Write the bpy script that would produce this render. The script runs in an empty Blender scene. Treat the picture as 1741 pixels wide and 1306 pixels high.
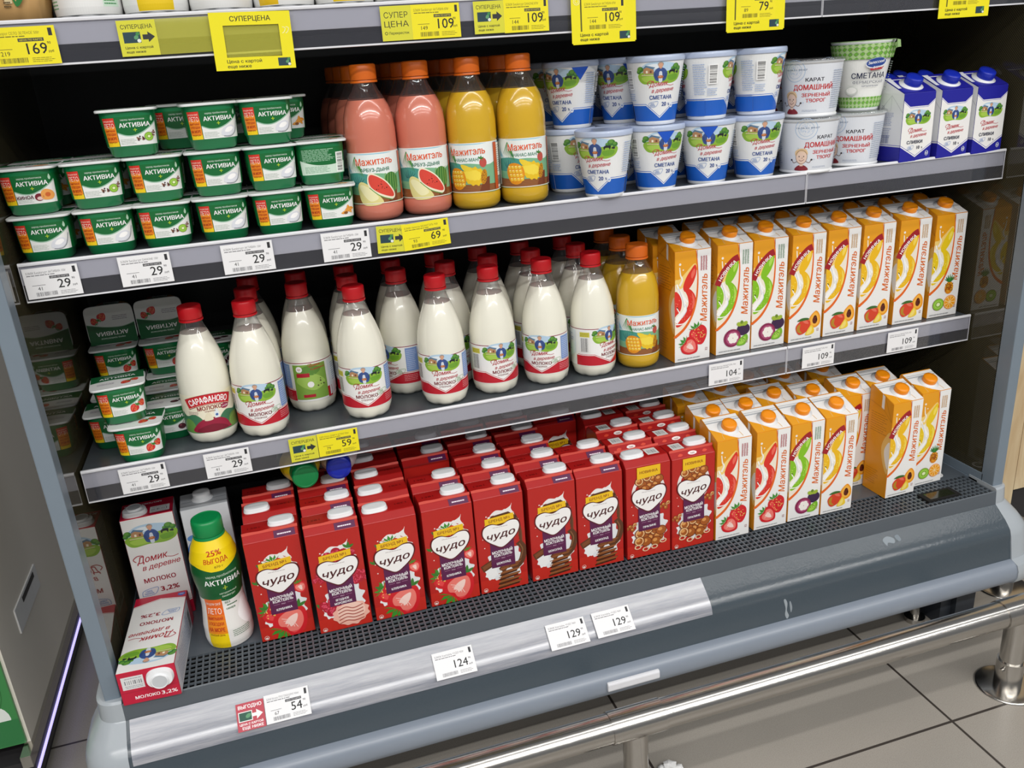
import bpy, math, random
from mathutils import Vector, Matrix
from mathutils.geometry import tessellate_polygon
random.seed(7)
C = bpy.context.scene.collection
PI = math.pi

# ---------------------------------------------------------------- camera, world, lights, exposure
cam_d = bpy.data.cameras.new('camera'); cam = bpy.data.objects.new('camera', cam_d); C.objects.link(cam)
YAW, PITCH, ROLL, FPX = -0.277296556, -0.362850508, -0.070812219, 1445.35918
cam.location = (0.358163717, -1.44549561, 1.24259961)
_f = Vector((-math.sin(YAW)*math.cos(PITCH), math.cos(YAW)*math.cos(PITCH), math.sin(PITCH)))
_r0 = Vector((math.cos(YAW), math.sin(YAW), 0)); _u0 = _r0.cross(_f)
_r = math.cos(ROLL)*_r0 + math.sin(ROLL)*_u0; _u = -math.sin(ROLL)*_r0 + math.cos(ROLL)*_u0
cam.rotation_euler = Matrix((( _r.x, _u.x, -_f.x), (_r.y, _u.y, -_f.y), (_r.z, _u.z, -_f.z))).to_euler()
cam_d.sensor_width = 36; cam_d.lens = 36*FPX/1741; cam_d.clip_start = .02
bpy.context.scene.camera = cam
vs = bpy.context.scene.view_settings
vs.view_transform = 'Standard'; vs.look = 'None'; vs.gamma = 1; vs.use_curve_mapping = False
vs.exposure = -0.06
w = bpy.data.worlds.new('shop_air'); bpy.context.scene.world = w; w.use_nodes = True
w.node_tree.nodes['Background'].inputs[0].default_value = (.95, .97, 1, 1)
w.node_tree.nodes['Background'].inputs[1].default_value = .23
def lamp(name, loc, sx, sy, watts, col=(1, .98, .95)):
    d = bpy.data.lights.new(name, 'AREA'); d.shape = 'RECTANGLE'; d.size = sx; d.size_y = sy
    d.energy = watts; d.color = col
    o = bpy.data.objects.new(name, d); C.objects.link(o); o.location = loc
    return o
for ly, lw_ in ((-1.35, 38), (-2.75, 136), (-3.5, 66), (-4.7, 88)): lamp('ceiling_strip_lamp', (1.0, ly, 2.95), 7, .11, lw_)

# ---------------------------------------------------------------- materials
def lin(c):
    if isinstance(c, str):
        c = c.lstrip('#'); c = [int(c[i:i+2], 16)/255 for i in (0, 2, 4)]
    return tuple(x/12.92 if x <= .04045 else ((x+.055)/1.055)**2.4 for x in c[:3])
class NT:
    def __init__(s, name):
        s.m = bpy.data.materials.new(name); s.m.use_nodes = True; s.t = s.m.node_tree
        s.b = s.t.nodes['Principled BSDF']; s.out = s.t.nodes['Material Output']
    def n(s, typ, **kw):
        nd = s.t.nodes.new(typ)
        for k, v in kw.items(): setattr(nd, k, v)
        return nd
    def l(s, a, b): s.t.links.new(a, b)
    def math(s, op, a, b=None):
        nd = s.n('ShaderNodeMath', operation=op)
        for i, x in enumerate((a, b)):
            if x is None: continue
            if isinstance(x, (int, float)): nd.inputs[i].default_value = x
            else: s.l(x, nd.inputs[i])
        return nd.outputs[0]
def mat(name, col, rough=.4, metal=0, noise=.06, scale=40, coat=0, bump=0, spec=.5, trans=0):
    k = NT(name); b = k.b
    b.inputs['Roughness'].default_value = rough; b.inputs['Metallic'].default_value = metal
    b.inputs['Coat Weight'].default_value = coat; b.inputs['Coat Roughness'].default_value = .05
    b.inputs['Specular IOR Level'].default_value = spec
    c = lin(col)
    tc = k.n('ShaderNodeTexCoord'); nz = k.n('ShaderNodeTexNoise'); nz.inputs['Scale'].default_value = scale
    nz.inputs['Detail'].default_value = 3
    k.l(tc.outputs['Object'], nz.inputs['Vector'])
    mx = k.n('ShaderNodeMix', data_type='RGBA')
    mx.inputs['A'].default_value = (*[x*(1-noise) for x in c], 1); mx.inputs['B'].default_value = (*[min(1, x*(1+noise)) for x in c], 1)
    k.l(nz.outputs['Fac'], mx.inputs['Factor']); k.l(mx.outputs['Result'], b.inputs['Base Color'])
    if bump:
        bp = k.n('ShaderNodeBump'); bp.inputs['Strength'].default_value = bump; bp.inputs['Distance'].default_value = .002
        k.l(nz.outputs['Fac'], bp.inputs['Height']); k.l(bp.outputs['Normal'], b.inputs['Normal'])
    if trans: b.inputs['Subsurface Weight'].default_value = trans; b.inputs['Subsurface Radius'].default_value = (.01, .01, .008); b.inputs['Subsurface Scale'].default_value = 1
    return k.m
def print_mat(name, rough):
    k = NT(name); a = k.n('ShaderNodeAttribute', attribute_name='Col'); k.l(a.outputs['Color'], k.b.inputs['Base Color'])
    k.b.inputs['Roughness'].default_value = rough
    return k.m
def clear_mat(name, tint, gloss=.07, diff=0, dcol=(.5, .5, .5), rough=.03):
    k = NT(name); k.t.nodes.remove(k.b)
    tr = k.n('ShaderNodeBsdfTransparent'); tr.inputs[0].default_value = (*tint, 1)
    gl = k.n('ShaderNodeBsdfGlossy'); gl.inputs['Roughness'].default_value = rough
    lw = k.n('ShaderNodeLayerWeight'); lw.inputs[0].default_value = .35
    f = k.math('ADD', k.math('MULTIPLY', lw.outputs['Facing'], .45), gloss)
    m1 = k.n('ShaderNodeMixShader'); k.l(f, m1.inputs[0]); k.l(gl.outputs[0], m1.inputs[2])
    if diff:
        df = k.n('ShaderNodeBsdfDiffuse'); df.inputs[0].default_value = (*dcol, 1)
        m0 = k.n('ShaderNodeMixShader'); m0.inputs[0].default_value = diff
        k.l(tr.outputs[0], m0.inputs[1]); k.l(df.outputs[0], m0.inputs[2]); k.l(m0.outputs[0], m1.inputs[1])
    else: k.l(tr.outputs[0], m1.inputs[1])
    k.l(m1.outputs[0], k.out.inputs['Surface'])
    return k.m
M = {
 'print': print_mat('glossy_print', .32), 'paper': print_mat('paper_print', .6),
 'pet': clear_mat('clear_bottle_plastic', (.93, .94, .95), .05, .04, (.7, .7, .72)),
 'milk': mat('white_milk', '#f1efe0', .18, coat=.6, noise=.02), 'milkcap': mat('red_plastic', '#c8141f', .35),
 'pink': mat('watermelon_drink', '#d57d68', .18, coat=.6, noise=.03), 'mango': mat('mango_drink', '#d6ac2a', .18, coat=.6, noise=.03),
 'ocap': mat('orange_plastic', '#e8701c', .35), 'ocap2': mat('bright_orange_plastic', '#f79410', .35),
 'green': mat('green_cup_plastic', '#0d7a47', .3, coat=.3), 'foil': mat('white_foil', '#e9ecec', .3),
 'white': mat('white_plastic', '#eef0f2', .35), 'frost': mat('frosted_lid_plastic', '#b9c6e0', .25, coat=.3),
 'blue': mat('blue_plastic', '#1455c8', .35), 'royal': mat('royal_blue_plastic', '#1a2fb4', .3), 'gcap': mat('green_plastic', '#0d8a4a', .35),
 'red': mat('red_carton', '#ae1c1b', .3), 'orange': mat('orange_carton', '#e49414', .3), 'cwhite': mat('white_carton', '#f0f0ee', .33),
 'mred': mat('crimson_carton', '#c01834', .3), 'navy': mat('navy_carton', '#20209c', .3), 'grey': mat('grey_carton', '#c8ccd0', .4),
 'shelf': mat('dark_shelf_paint', '#4a5055', .3, noise=.04, scale=8), 'rail': mat('grey_rail', '#cfd0d6', .3, noise=.03, scale=3),
 'bead': mat('bright_rail_edge', '#e4e5ea', .25), 'flap': clear_mat('clear_price_strip', (.95, .95, .97), .02, .08, (.29, .30, .36), .06),
 'deck': mat('fridge_grey_paint', '#555c63', .3, noise=.05, scale=6), 'bump': mat('bumper_paint', '#48525a', .2, noise=.04, scale=200, bump=.12),
 'bumper': mat('light_bumper_plastic', '#868f9c', .3, noise=.03), 'capp': mat('pale_end_cap_plastic', '#a9b0b6', .22, noise=.02),
 'post': mat('grey_blue_post_paint', '#76838f', .3, noise=.03), 'black': mat('black_liner', '#14171a', .5), 'void': mat('black_duct', '#050505', .9),
 'strip': clear_mat('scuffed_price_strip', (.75, .77, .82), .10, .52, (.60, .63, .70), .22), 'screen': mat('dark_display', '#23281c', .15, coat=.5),
 'chrome': mat('brushed_steel', '#bdbab5', .2, metal=1, noise=.04, scale=20), 'leg': mat('dark_leg_steel', '#30353c', .45),
 'beige': mat('beige_panel', '#efe8dc', .55, noise=.03, scale=5), 'paperw': mat('paper_white', '#e9e9e9', .6), 'kraft': mat('kraft_paper', '#c39a62', .55, noise=.12, scale=25, bump=.3),
 'kick': mat('dark_kick_plate', '#2b2a2c', .5), 'apex': mat('shop_beam', '#6d6a66', .6),
 'pgreen': mat('poster_green', '#3f8a4c', .4, noise=.03), 'wood': None, 'floor': None, 'glass': None,
 'tyel': clear_mat('yellow_clear_sleeve', (.97, .965, .7), .03, .24, (.92, .90, .16), .1),
}
_k = M['strip'].node_tree; _d = [n for n in _k.nodes if n.type == 'BSDF_DIFFUSE'][0]; _t = _k.nodes.new('ShaderNodeTexCoord'); _m = _k.nodes.new('ShaderNodeMapping'); _m.inputs['Scale'].default_value = (3, 30, 60)
_n = _k.nodes.new('ShaderNodeTexNoise'); _n.inputs['Scale'].default_value = 2; _n.inputs['Detail'].default_value = 8; _n.inputs['Roughness'].default_value = .7; _r = _k.nodes.new('ShaderNodeValToRGB')
_r.color_ramp.elements[0].position = .3; _r.color_ramp.elements[0].color = (.36, .39, .48, 1); _r.color_ramp.elements[1].position = .68; _r.color_ramp.elements[1].color = (.86, .86, .92, 1)
_k.links.new(_t.outputs['Object'], _m.inputs[0]); _k.links.new(_m.outputs[0], _n.inputs[0]); _k.links.new(_n.outputs[0], _r.inputs[0]); _k.links.new(_r.outputs[0], _d.inputs[0])
# pine boards
k = NT('pine_wood'); tc = k.n('ShaderNodeTexCoord'); mp = k.n('ShaderNodeMapping'); mp.inputs['Scale'].default_value = (9, 9, 1.2)
nz = k.n('ShaderNodeTexNoise'); nz.inputs['Scale'].default_value = 3; nz.inputs['Detail'].default_value = 6; nz.inputs['Distortion'].default_value = 1.2
cr = k.n('ShaderNodeValToRGB'); cr.color_ramp.elements[0].position = .3; cr.color_ramp.elements[0].color = (*lin('#bfa27a'), 1)
cr.color_ramp.elements[1].position = .7; cr.color_ramp.elements[1].color = (*lin('#dccaa6'), 1)
k.l(tc.outputs['Object'], mp.inputs[0]); k.l(mp.outputs[0], nz.inputs[0]); k.l(nz.outputs[0], cr.inputs[0]); k.l(cr.outputs[0], k.b.inputs['Base Color'])
k.b.inputs['Roughness'].default_value = .6; M['wood'] = k.m
# floor tiles
k = NT('porcelain_tiles'); tc = k.n('ShaderNodeTexCoord'); sx = k.n('ShaderNodeSeparateXYZ'); k.l(tc.outputs['Object'], sx.inputs[0])
def edge(o, off):
    fr = k.math('FRACT', k.math('DIVIDE', k.math('SUBTRACT', o, off-63), .63))
    return k.math('ABSOLUTE', k.math('SUBTRACT', fr, .5))
g = k.math('GREATER_THAN', k.math('MAXIMUM', edge(sx.outputs[0], .937), edge(sx.outputs[1], -.353)), .4955)
n1 = k.n('ShaderNodeTexNoise'); n1.inputs['Scale'].default_value = 620; n1.inputs['Detail'].default_value = 2; k.l(tc.outputs['Object'], n1.inputs[0])
n2 = k.n('ShaderNodeTexNoise'); n2.inputs['Scale'].default_value = 2.5; n2.inputs['Detail'].default_value = 4; k.l(tc.outputs['Object'], n2.inputs[0])
c1 = k.n('ShaderNodeValToRGB'); c1.color_ramp.elements[0].position = .33; c1.color_ramp.elements[0].color = (*lin('#98928a'), 1)
c1.color_ramp.elements[1].position = .5; c1.color_ramp.elements[1].color = (*lin('#aba59c'), 1); k.l(n1.outputs[0], c1.inputs[0])
m1 = k.n('ShaderNodeMix', data_type='RGBA', blend_type='MULTIPLY'); m1.inputs['Factor'].default_value = .25; k.l(c1.outputs[0], m1.inputs['A']); k.l(n2.outputs[0], m1.inputs['B'])
m2 = k.n('ShaderNodeMix', data_type='RGBA'); k.l(g, m2.inputs['Factor']); k.l(m1.outputs['Result'], m2.inputs['A']); m2.inputs['B'].default_value = (*lin('#3a3430'), 1)
k.l(m2.outputs['Result'], k.b.inputs['Base Color']); k.b.inputs['Roughness'].default_value = .32; M['floor'] = k.m
# smoked end glass with a fine dot screen
k = NT('smoked_end_glass'); tc = k.n('ShaderNodeTexCoord'); sx = k.n('ShaderNodeSeparateXYZ'); k.l(tc.outputs['Object'], sx.inputs[0])
def dots(o): return k.math('SINE', k.math('MULTIPLY', o, 2*PI/.0055))
d = k.math('GREATER_THAN', k.math('MULTIPLY', dots(sx.outputs[1]), dots(sx.outputs[2])), .25)
m2 = k.n('ShaderNodeMix', data_type='RGBA'); k.l(d, m2.inputs['Factor']); m2.inputs['A'].default_value = (*lin('#322e22'), 1); m2.inputs['B'].default_value = (*lin('#4c4733'), 1)
k.l(m2.outputs['Result'], k.b.inputs['Base Color']); k.b.inputs['Roughness'].default_value = .03; k.b.inputs['IOR'].default_value = 1.6; M['glass'] = k.m
# glowing strip along the neighbouring unit
k = NT('violet_led_strip'); k.b.inputs['Emission Color'].default_value = (.42, .36, 1, 1); k.b.inputs['Emission Strength'].default_value = 1.6; M['led'] = k.m

# ---------------------------------------------------------------- mesh builder
class MB:
    def __init__(s): s.v = []; s.f = []; s.m = []; s.c = []; s.s = []
    def add(s, vs, fs, mi=0, smooth=False, col=None):
        o = len(s.v); s.v += [tuple(p) for p in vs]
        for f in fs: s.f.append(tuple(i+o for i in f)); s.m.append(mi); s.s.append(smooth); s.c.append(col or (1, 1, 1))
    def box(s, x0, y0, z0, x1, y1, z1, mi=0):
        s.add([(x0,y0,z0),(x1,y0,z0),(x1,y1,z0),(x0,y1,z0),(x0,y0,z1),(x1,y0,z1),(x1,y1,z1),(x0,y1,z1)],
              [(0,3,2,1),(4,5,6,7),(0,1,5,4),(1,2,6,5),(2,3,7,6),(3,0,4,7)], mi)
    def prism(s, prof, x0, x1, mi=0, smooth=False):           # profile in (y, z) swept along x
        n = len(prof)
        s.add([(x0, y, z) for y, z in prof] + [(x1, y, z) for y, z in prof], [(i, i+n, (i+1) % n+n, (i+1) % n) for i in range(n)], mi, smooth)
        s.add([(x0, y, z) for y, z in prof], [tuple(range(n))], mi); s.add([(x1, y, z) for y, z in prof], [tuple(range(n-1, -1, -1))], mi)
    def lathe(s, prof, n=40, mi=0, rmod=None, top=True, bottom=True, axis=None):
        rings = []
        for r, z in prof:
            rings.append([((r*(rmod(2*PI*j/n, z) if rmod else 1))*math.sin(2*PI*j/n), -(r*(rmod(2*PI*j/n, z) if rmod else 1))*math.cos(2*PI*j/n), z) for j in range(n)])
        s.loft(rings, mi, True, bottom, top)
    def loft(s, rings, mi=0, smooth=True, bottom=True, top=True):
        n = len(rings[0]); vs = [p for r in rings for p in r]; fs = []
        for i in range(len(rings)-1):
            for j in range(n): fs.append((i*n+j, i*n+(j+1) % n, (i+1)*n+(j+1) % n, (i+1)*n+j))
        s.add(vs, fs, mi, smooth)
        if bottom: s.add(rings[0], [tuple(range(n-1, -1, -1))], mi)
        if top: s.add(rings[-1], [tuple(range(n))], mi)
    def tube(s, p0, p1, r, n=28, mi=0, caps=True):
        p0 = Vector(p0); p1 = Vector(p1); d = (p1-p0).normalized(); a = d.orthogonal().normalized(); b = d.cross(a)
        s.loft([[tuple(p + r*(math.cos(2*PI*j/n)*a + math.sin(2*PI*j/n)*b)) for j in range(n)] for p in (p0, p1)], mi, True, caps, caps)
    def xf(s, mtx): s.v = [tuple(mtx @ Vector(p)) for p in s.v]; return s
    def mesh(s, name, mats, bevel=0):
        me = bpy.data.meshes.new(name); me.from_pydata(s.v, [], s.f)
        for m in mats: me.materials.append(M[m] if isinstance(m, str) else m)
        me.polygons.foreach_set('material_index', s.m); me.polygons.foreach_set('use_smooth', s.s)
        if any(c != (1, 1, 1) for c in s.c):
            a = me.color_attributes.new('Col', 'FLOAT_COLOR', 'CORNER'); buf = []
            for p, c in zip(me.polygons, s.c): buf += [*c, 1]*p.loop_total
            a.data.foreach_set('color', buf)
        if bevel:
            import bmesh
            bm = bmesh.new(); bm.from_mesh(me); bmesh.ops.remove_doubles(bm, verts=bm.verts, dist=1e-6)
            es = [e for e in bm.edges if len(e.link_faces) == 2 and e.calc_face_angle(0) > .5]
            bmesh.ops.bevel(bm, geom=es, offset=bevel, segments=2, affect='EDGES', profile=.5, clamp_overlap=True)
            bm.to_mesh(me); bm.free()
        me.update(); return me

# ---------------------------------------------------------------- flat print laid onto surfaces (units: millimetres)
_tc = {}
def area2(L): return sum(a[0]*b[1]-b[0]*a[1] for a, b in zip(L, L[1:]+L[:1]))/2
def scan_fill(loops):
    """non-zero fill of overlapping outlines as trapezoids"""
    E = [((a, b, 1) if a[1] < b[1] else (b, a, -1)) for L in loops for a, b in zip(L, L[1:]+L[:1]) if abs(a[1]-b[1]) > 1e-9]
    ys = {round(p[1], 4) for L in loops for p in L}
    for i in range(len(E)):
        for j in range(i):
            (a, b, _), (c, d, _) = E[i], E[j]; r = (b[0]-a[0], b[1]-a[1]); q_ = (d[0]-c[0], d[1]-c[1]); q = r[0]*q_[1]-r[1]*q_[0]
            if abs(q) < 1e-12: continue
            t = ((c[0]-a[0])*q_[1]-(c[1]-a[1])*q_[0])/q; u = ((c[0]-a[0])*r[1]-(c[1]-a[1])*r[0])/q
            if 1e-4 < t < 1-1e-4 and 1e-4 < u < 1-1e-4: ys.add(round(a[1]+t*r[1], 4))
    ys = sorted(ys); out = []
    for y0, y1 in zip(ys, ys[1:]):
        if y1-y0 < 5e-4: continue
        m = (y0+y1)/2; at = lambda a, b, y: a[0]+(b[0]-a[0])*(y-a[1])/(b[1]-a[1])
        X = sorted((at(a, b, m), at(a, b, y0), at(a, b, y1), q) for a, b, q in E if a[1] < m < b[1]); w_ = 0; st = None
        for x in X:
            o = w_; w_ += x[3]
            if o == 0: st = x
            if w_ == 0 and st: out.append([(st[1], y0), (x[1], y0), (x[2], y1), (st[2], y1)])
    return out
def text_mesh(body, mode):
    cu = bpy.data.curves.new('t', 'FONT'); cu.body = body; cu.resolution_u = 2; cu.fill_mode = mode
    ob = bpy.data.objects.new('t', cu); me = bpy.data.meshes.new_from_object(ob); me.calc_loop_triangles(); V = [(v.co.x, v.co.y) for v in me.vertices]
    r = [[V[i] for i in t.vertices] for t in me.loop_triangles], {e.vertices[0]: e.vertices[1] for e in me.edges}, V
    bpy.data.objects.remove(ob); bpy.data.curves.remove(cu); bpy.data.meshes.remove(me); return r
def text_tris(body, bold, shear):
    if (body, shear) not in _tc:
        if (body, None) not in _tc:
            tess = text_mesh(body, 'FRONT')[0]; _, nx, V = text_mesh(body, 'NONE'); loops = []; seen = set()
            for k0 in nx:
                L = []; k_ = k0
                while k_ in nx and k_ not in seen: seen.add(k_); L.append(V[k_]); k_ = nx[k_]
                if len(L) > 2: loops.append(L)
            groups = []                                             # loops whose x-ranges overlap make one glyph
            for L in sorted(loops, key=lambda L: min(p[0] for p in L)):
                lo, hi = min(p[0] for p in L), max(p[0] for p in L)
                if groups and lo < groups[-1][1]-1e-4: groups[-1][1] = max(hi, groups[-1][1]); groups[-1][2].append(L)
                else: groups.append([lo, hi, [L]])
            out = []
            for lo, hi, ls in groups:
                T = [t for t in tess if lo-1e-5 <= sum(p[0] for p in t)/3 <= hi+1e-5]; Q = scan_fill(ls)
                a1, a2 = sum(abs(area2(t)) for t in T), sum(area2(q) for q in Q); out += T if abs(a1-a2) < .015*max(a2, 1e-6) else Q
            _tc[(body, None)] = out
        T = [[(x+shear*y, y) for x, y in t] for t in _tc[(body, None)]]; xs = [p[0] for t in T for p in t] or [0, 1]; ys = [p[1] for t in T for p in t] or [0, 1]
        _tc[(body, shear)] = (T, min(xs), max(xs), min(ys), max(ys))
    return _tc[(body, shear)]
def spline(pts, n=8, closed=True):
    o = []; N = len(pts)
    for i in range(N if closed else N-1):
        p = [pts[(i+d) % N] if closed else pts[min(max(i+d, 0), N-1)] for d in (-1, 0, 1, 2)]
        for k_ in range(n):
            t = k_/n
            o.append(tuple(.5*((2*p[1][a]) + (-p[0][a]+p[2][a])*t + (2*p[0][a]-5*p[1][a]+4*p[2][a]-p[3][a])*t*t + (-p[0][a]+3*p[1][a]-3*p[2][a]+p[3][a])*t**3) for a in (0, 1)))
    if not closed: o.append(pts[-1])
    return o
class Art:
    def __init__(s): s.it = []; s.T = [(1, 0, 0, 0)]; s.clip = None
    def push(s, x, y, sc=1, rot=0): s.T.append(s._c(s.T[-1], (sc*math.cos(rot), sc*math.sin(rot), x, y)))
    def pop(s): s.T.pop()
    @staticmethod
    def _c(t, u): return (t[0]*u[0]-t[1]*u[1], t[1]*u[0]+t[0]*u[1], t[0]*u[2]-t[1]*u[3]+t[2], t[1]*u[2]+t[0]*u[3]+t[3])
    def p(s, q): a, b, x, y = s.T[-1]; return (a*q[0]-b*q[1]+x, b*q[0]+a*q[1]+y)
    def tris(s, T, col): s.it.append(([[s.p(q) for q in t] for t in T], lin(col)))
    def poly(s, pts, col):
        t = tessellate_polygon([[Vector((x, y, 0)) for x, y in pts]]); s.tris([[pts[i] for i in q] for q in t], col)
    def blob(s, pts, col, n=6): s.poly(spline(pts, n), col)
    def rect(s, x0, y0, x1, y1, col): s.tris([[(x0,y0),(x1,y0),(x1,y1)], [(x0,y0),(x1,y1),(x0,y1)]], col)
    def ell(s, x, y, rx, ry, col, rot=0, n=22):
        c, d = math.cos(rot), math.sin(rot)
        s.poly([(x+rx*math.cos(2*PI*i/n)*c-ry*math.sin(2*PI*i/n)*d, y+rx*math.cos(2*PI*i/n)*d+ry*math.sin(2*PI*i/n)*c) for i in range(n)], col)
    def ring(s, x, y, r, wd, col, n=28, ry=None):
        q = (ry or r)/r
        T = []
        for i in range(n):
            a, b = 2*PI*i/n, 2*PI*(i+1)/n
            P = [(x+rr*math.cos(t), y+q*rr*math.sin(t)) for t in (a, b) for rr in (r-wd, r)]
            T += [[P[0], P[1], P[3]], [P[0], P[3], P[2]]]
        s.tris(T, col)
    def line(s, pts, wd, col, taper=None):
        T = []; N = len(pts); L = []
        for i in range(N):
            a = pts[max(i-1, 0)]; b = pts[min(i+1, N-1)]; dx, dy = b[0]-a[0], b[1]-a[1]; h = math.hypot(dx, dy) or 1
            ww = wd/2*(1 if not taper else taper[0]+(taper[1]-taper[0])*i/(N-1))
            L.append(((pts[i][0]-dy/h*ww, pts[i][1]+dx/h*ww), (pts[i][0]+dy/h*ww, pts[i][1]-dx/h*ww)))
        for (a, b), (c, d) in zip(L, L[1:]): T += [[a, b, d], [a, d, c]]
        s.tris(T, col)
    def curve(s, pts, wd, col, n=8, taper=None): s.line(spline(pts, n, False), wd, col, taper)
    def txt(s, body, x, y, h, col, wd=None, bold=.02, shear=0, rot=0, arc=None):
        """capital height h, centred on (x, y); wd stretches to a width; arc = radius of a bend"""
        T, a, b, lo, hi = text_tris(body, 0, shear); sy = h/.73; bd = bold*.75; sx = sy if wd is None else wd/(b-a)
        cx = (a+b)/2; cy = .36; sh_ = [(0, 0)] if bd < .006 else [(-bd, -bd*.5), (bd, -bd*.5), (-bd, bd*.5), (bd, bd*.5)]
        s.push(x, y, 1, rot)
        for ox, oy in sh_:
            P = [[((q[0]-cx+ox)*sx, (q[1]-cy+oy)*sy) for q in t] for t in T]
            if arc: P = [[((arc+q[1])*math.sin(q[0]/arc), (arc+q[1])*math.cos(q[0]/arc)-arc) for q in t] for t in P]
            s.tris(P, col)
        s.pop()
    def lines(s, x0, y0, x1, y1, n, col, th=.45, seed=1):
        R = random.Random(seed)
        for i in range(n):
            y = y1-(y1-y0)*(i+.5)/n; x = x0; e = x1-(x1-x0)*R.uniform(0, .25)
            T = []
            while x < e:
                wd = R.uniform(.06, .2)*(x1-x0); q = min(x+wd, e); h = (y1-y0)/n*th
                T += [[(x, y-h/2), (q, y-h/2), (q, y+h/2)], [(x, y-h/2), (q, y+h/2), (x, y+h/2)]]; x = q+.02*(x1-x0)
            s.tris(T, col)
    def barcode(s, x0, y0, x1, y1, col='#222222', n=22, seed=3, vert=False):
        R = random.Random(seed); T = []
        for i in range(n):
            a, b = (i+R.uniform(0, .3))/n, (i+R.uniform(.4, .85))/n
            q = (x0, y0+(y1-y0)*a, x1, y0+(y1-y0)*b) if vert else (x0+(x1-x0)*a, y0, x0+(x1-x0)*b, y1)
            T += [[(q[0],q[1]),(q[2],q[1]),(q[2],q[3])], [(q[0],q[1]),(q[2],q[3]),(q[0],q[3])]]
        s.tris(T, col)
    def dots(s, x, y, rx, ry, n, r, col, seed=1):
        R = random.Random(seed); T = []
        for i in range(n):
            a, q = R.uniform(0, 2*PI), math.sqrt(R.random()); cx, cy = x+rx*q*math.cos(a), y+ry*q*math.sin(a); rr = r*R.uniform(.6, 1.2)
            P = [(cx+rr*math.cos(t*PI/3), cy+rr*math.sin(t*PI/3)) for t in range(6)]
            T += [[P[0], P[t], P[t+1]] for t in range(1, 5)]
        s.tris(T, col)
    def splash(s, x, y, rx, ry, col, n=11, spike=.25, seed=2, rot=0):
        R = random.Random(seed); pts = []
        for i in range(n*2):
            q = 1+(R.uniform(.3, 1)*spike if i % 2 else -R.uniform(0, .6)*spike); a = 2*PI*i/(2*n)
            u, v = rx*q*math.cos(a), ry*q*math.sin(a); pts.append((x+u*math.cos(rot)-v*math.sin(rot), y+u*math.sin(rot)+v*math.cos(rot)))
        s.blob(pts, col, 3)
    def into(s, mb, fn, mi=0, base=.00025, step=.000012, du=None, box=None, dv=None):
        """lay the print on a surface: fn(u, v, offset) in metres; du = clip grid in mm; box clips to u/v range"""
        def half(P, ax, val, keep):
            o = []
            for i in range(len(P)):
                a, b = P[i], P[(i+1) % len(P)]; da, db = (a[ax]-val)*keep, (b[ax]-val)*keep
                if da >= 0: o.append(a)
                if (da > 0 > db) or (da < 0 < db):
                    t = da/(da-db); o.append((a[0]+(b[0]-a[0])*t, a[1]+(b[1]-a[1])*t))
            return o
        for k_, (T, col) in enumerate(s.it):
            off = base+step*k_; V = []; F = []
            for t in T:
                P = list(t)
                if (P[1][0]-P[0][0])*(P[2][1]-P[0][1])-(P[1][1]-P[0][1])*(P[2][0]-P[0][0]) < 0: P.reverse()
                if box:
                    for ax, val, kp in ((0, box[0], 1), (0, box[2], -1), (1, box[1], 1), (1, box[3], -1)):
                        if len(P) > 2: P = half(P, ax, val, kp)
                    if len(P) < 3: continue
                parts = [P]
                for ax, st in ((0, du), (1, dv)):
                    if not st: continue
                    new = []
                    for P in parts:
                        lo = math.floor(min(q[ax] for q in P)/st); hi = math.ceil(max(q[ax] for q in P)/st)
                        if hi-lo <= 1: new.append(P); continue
                        for g in range(lo, hi):
                            Q = half(P, ax, g*st, 1); Q = half(Q, ax, (g+1)*st, -1) if len(Q) > 2 else []
                            if len(Q) > 2: new.append(Q)
                    parts = new
                for Q in parts:
                    o = len(V); V += [fn(q[0]*.001, q[1]*.001, off) for q in Q]; F.append(tuple(range(o, o+len(Q))))
            mb.add(V, F, mi, False, col)
# surface maps
def S_front(d): return lambda u, v, o: (u, -d/2-o, v)
def S_left(w_): return lambda u, v, o: (-w_/2-o, -u, v)
def S_right(w_): return lambda u, v, o: (w_/2+o, u, v)
def S_top(z): return lambda u, v, o: (u, v, z+o)
def S_rev(rf, ref): return lambda u, v, o: ((rf(v)+o)*math.sin(u/ref), -(rf(v)+o)*math.cos(u/ref), v)
def prof_r(prof):
    P = sorted([(z, r) for r, z in prof])
    def f(v):
        for (a, ra), (b, rb) in zip(P, P[1:]):
            if a <= v <= b: return ra+(rb-ra)*(v-a)/max(b-a, 1e-9)
        return P[0][1] if v < P[0][0] else P[-1][1]
    return f

# ---------------------------------------------------------------- things, parts, copies
def tag(o, label, cat, group=None):
    o['label'] = label; o['category'] = cat
    if group: o['group'] = group
    return o
def obj(name, me, parent=None, loc=(0, 0, 0), label=None):
    o = bpy.data.objects.new(name, me); C.objects.link(o); o.location = loc
    if parent: o.parent = parent
    if label: o['label'] = label
    return o
def place(proto, name, label, cat, loc, rz=0, group=None, rot=None):
    """proto: list of (part name, mesh, part label, sub-parts); every copy is its own objects over shared mesh data"""
    root = bpy.data.objects.new(name, None); root.empty_display_size = .02; C.objects.link(root)
    root.location = loc; root.rotation_euler = rot or (0, 0, rz); tag(root, label, cat, group)
    for pn, me, pl, sub in proto:
        o = obj(pn, me, root, label=pl)
        for sn, sm, sl in sub: obj(sn, sm, o, label=sl)
    return root
def struct(name, me, loc=(0, 0, 0)):
    o = obj(name, me, None, loc); o['kind'] = 'structure'; return o
def art_mesh(name, arts, mats=('print',), extra=None):
    mb = MB()
    for a, fn, kw in arts: a.into(mb, fn, 0, **kw)
    return mb.mesh(name, mats)

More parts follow.
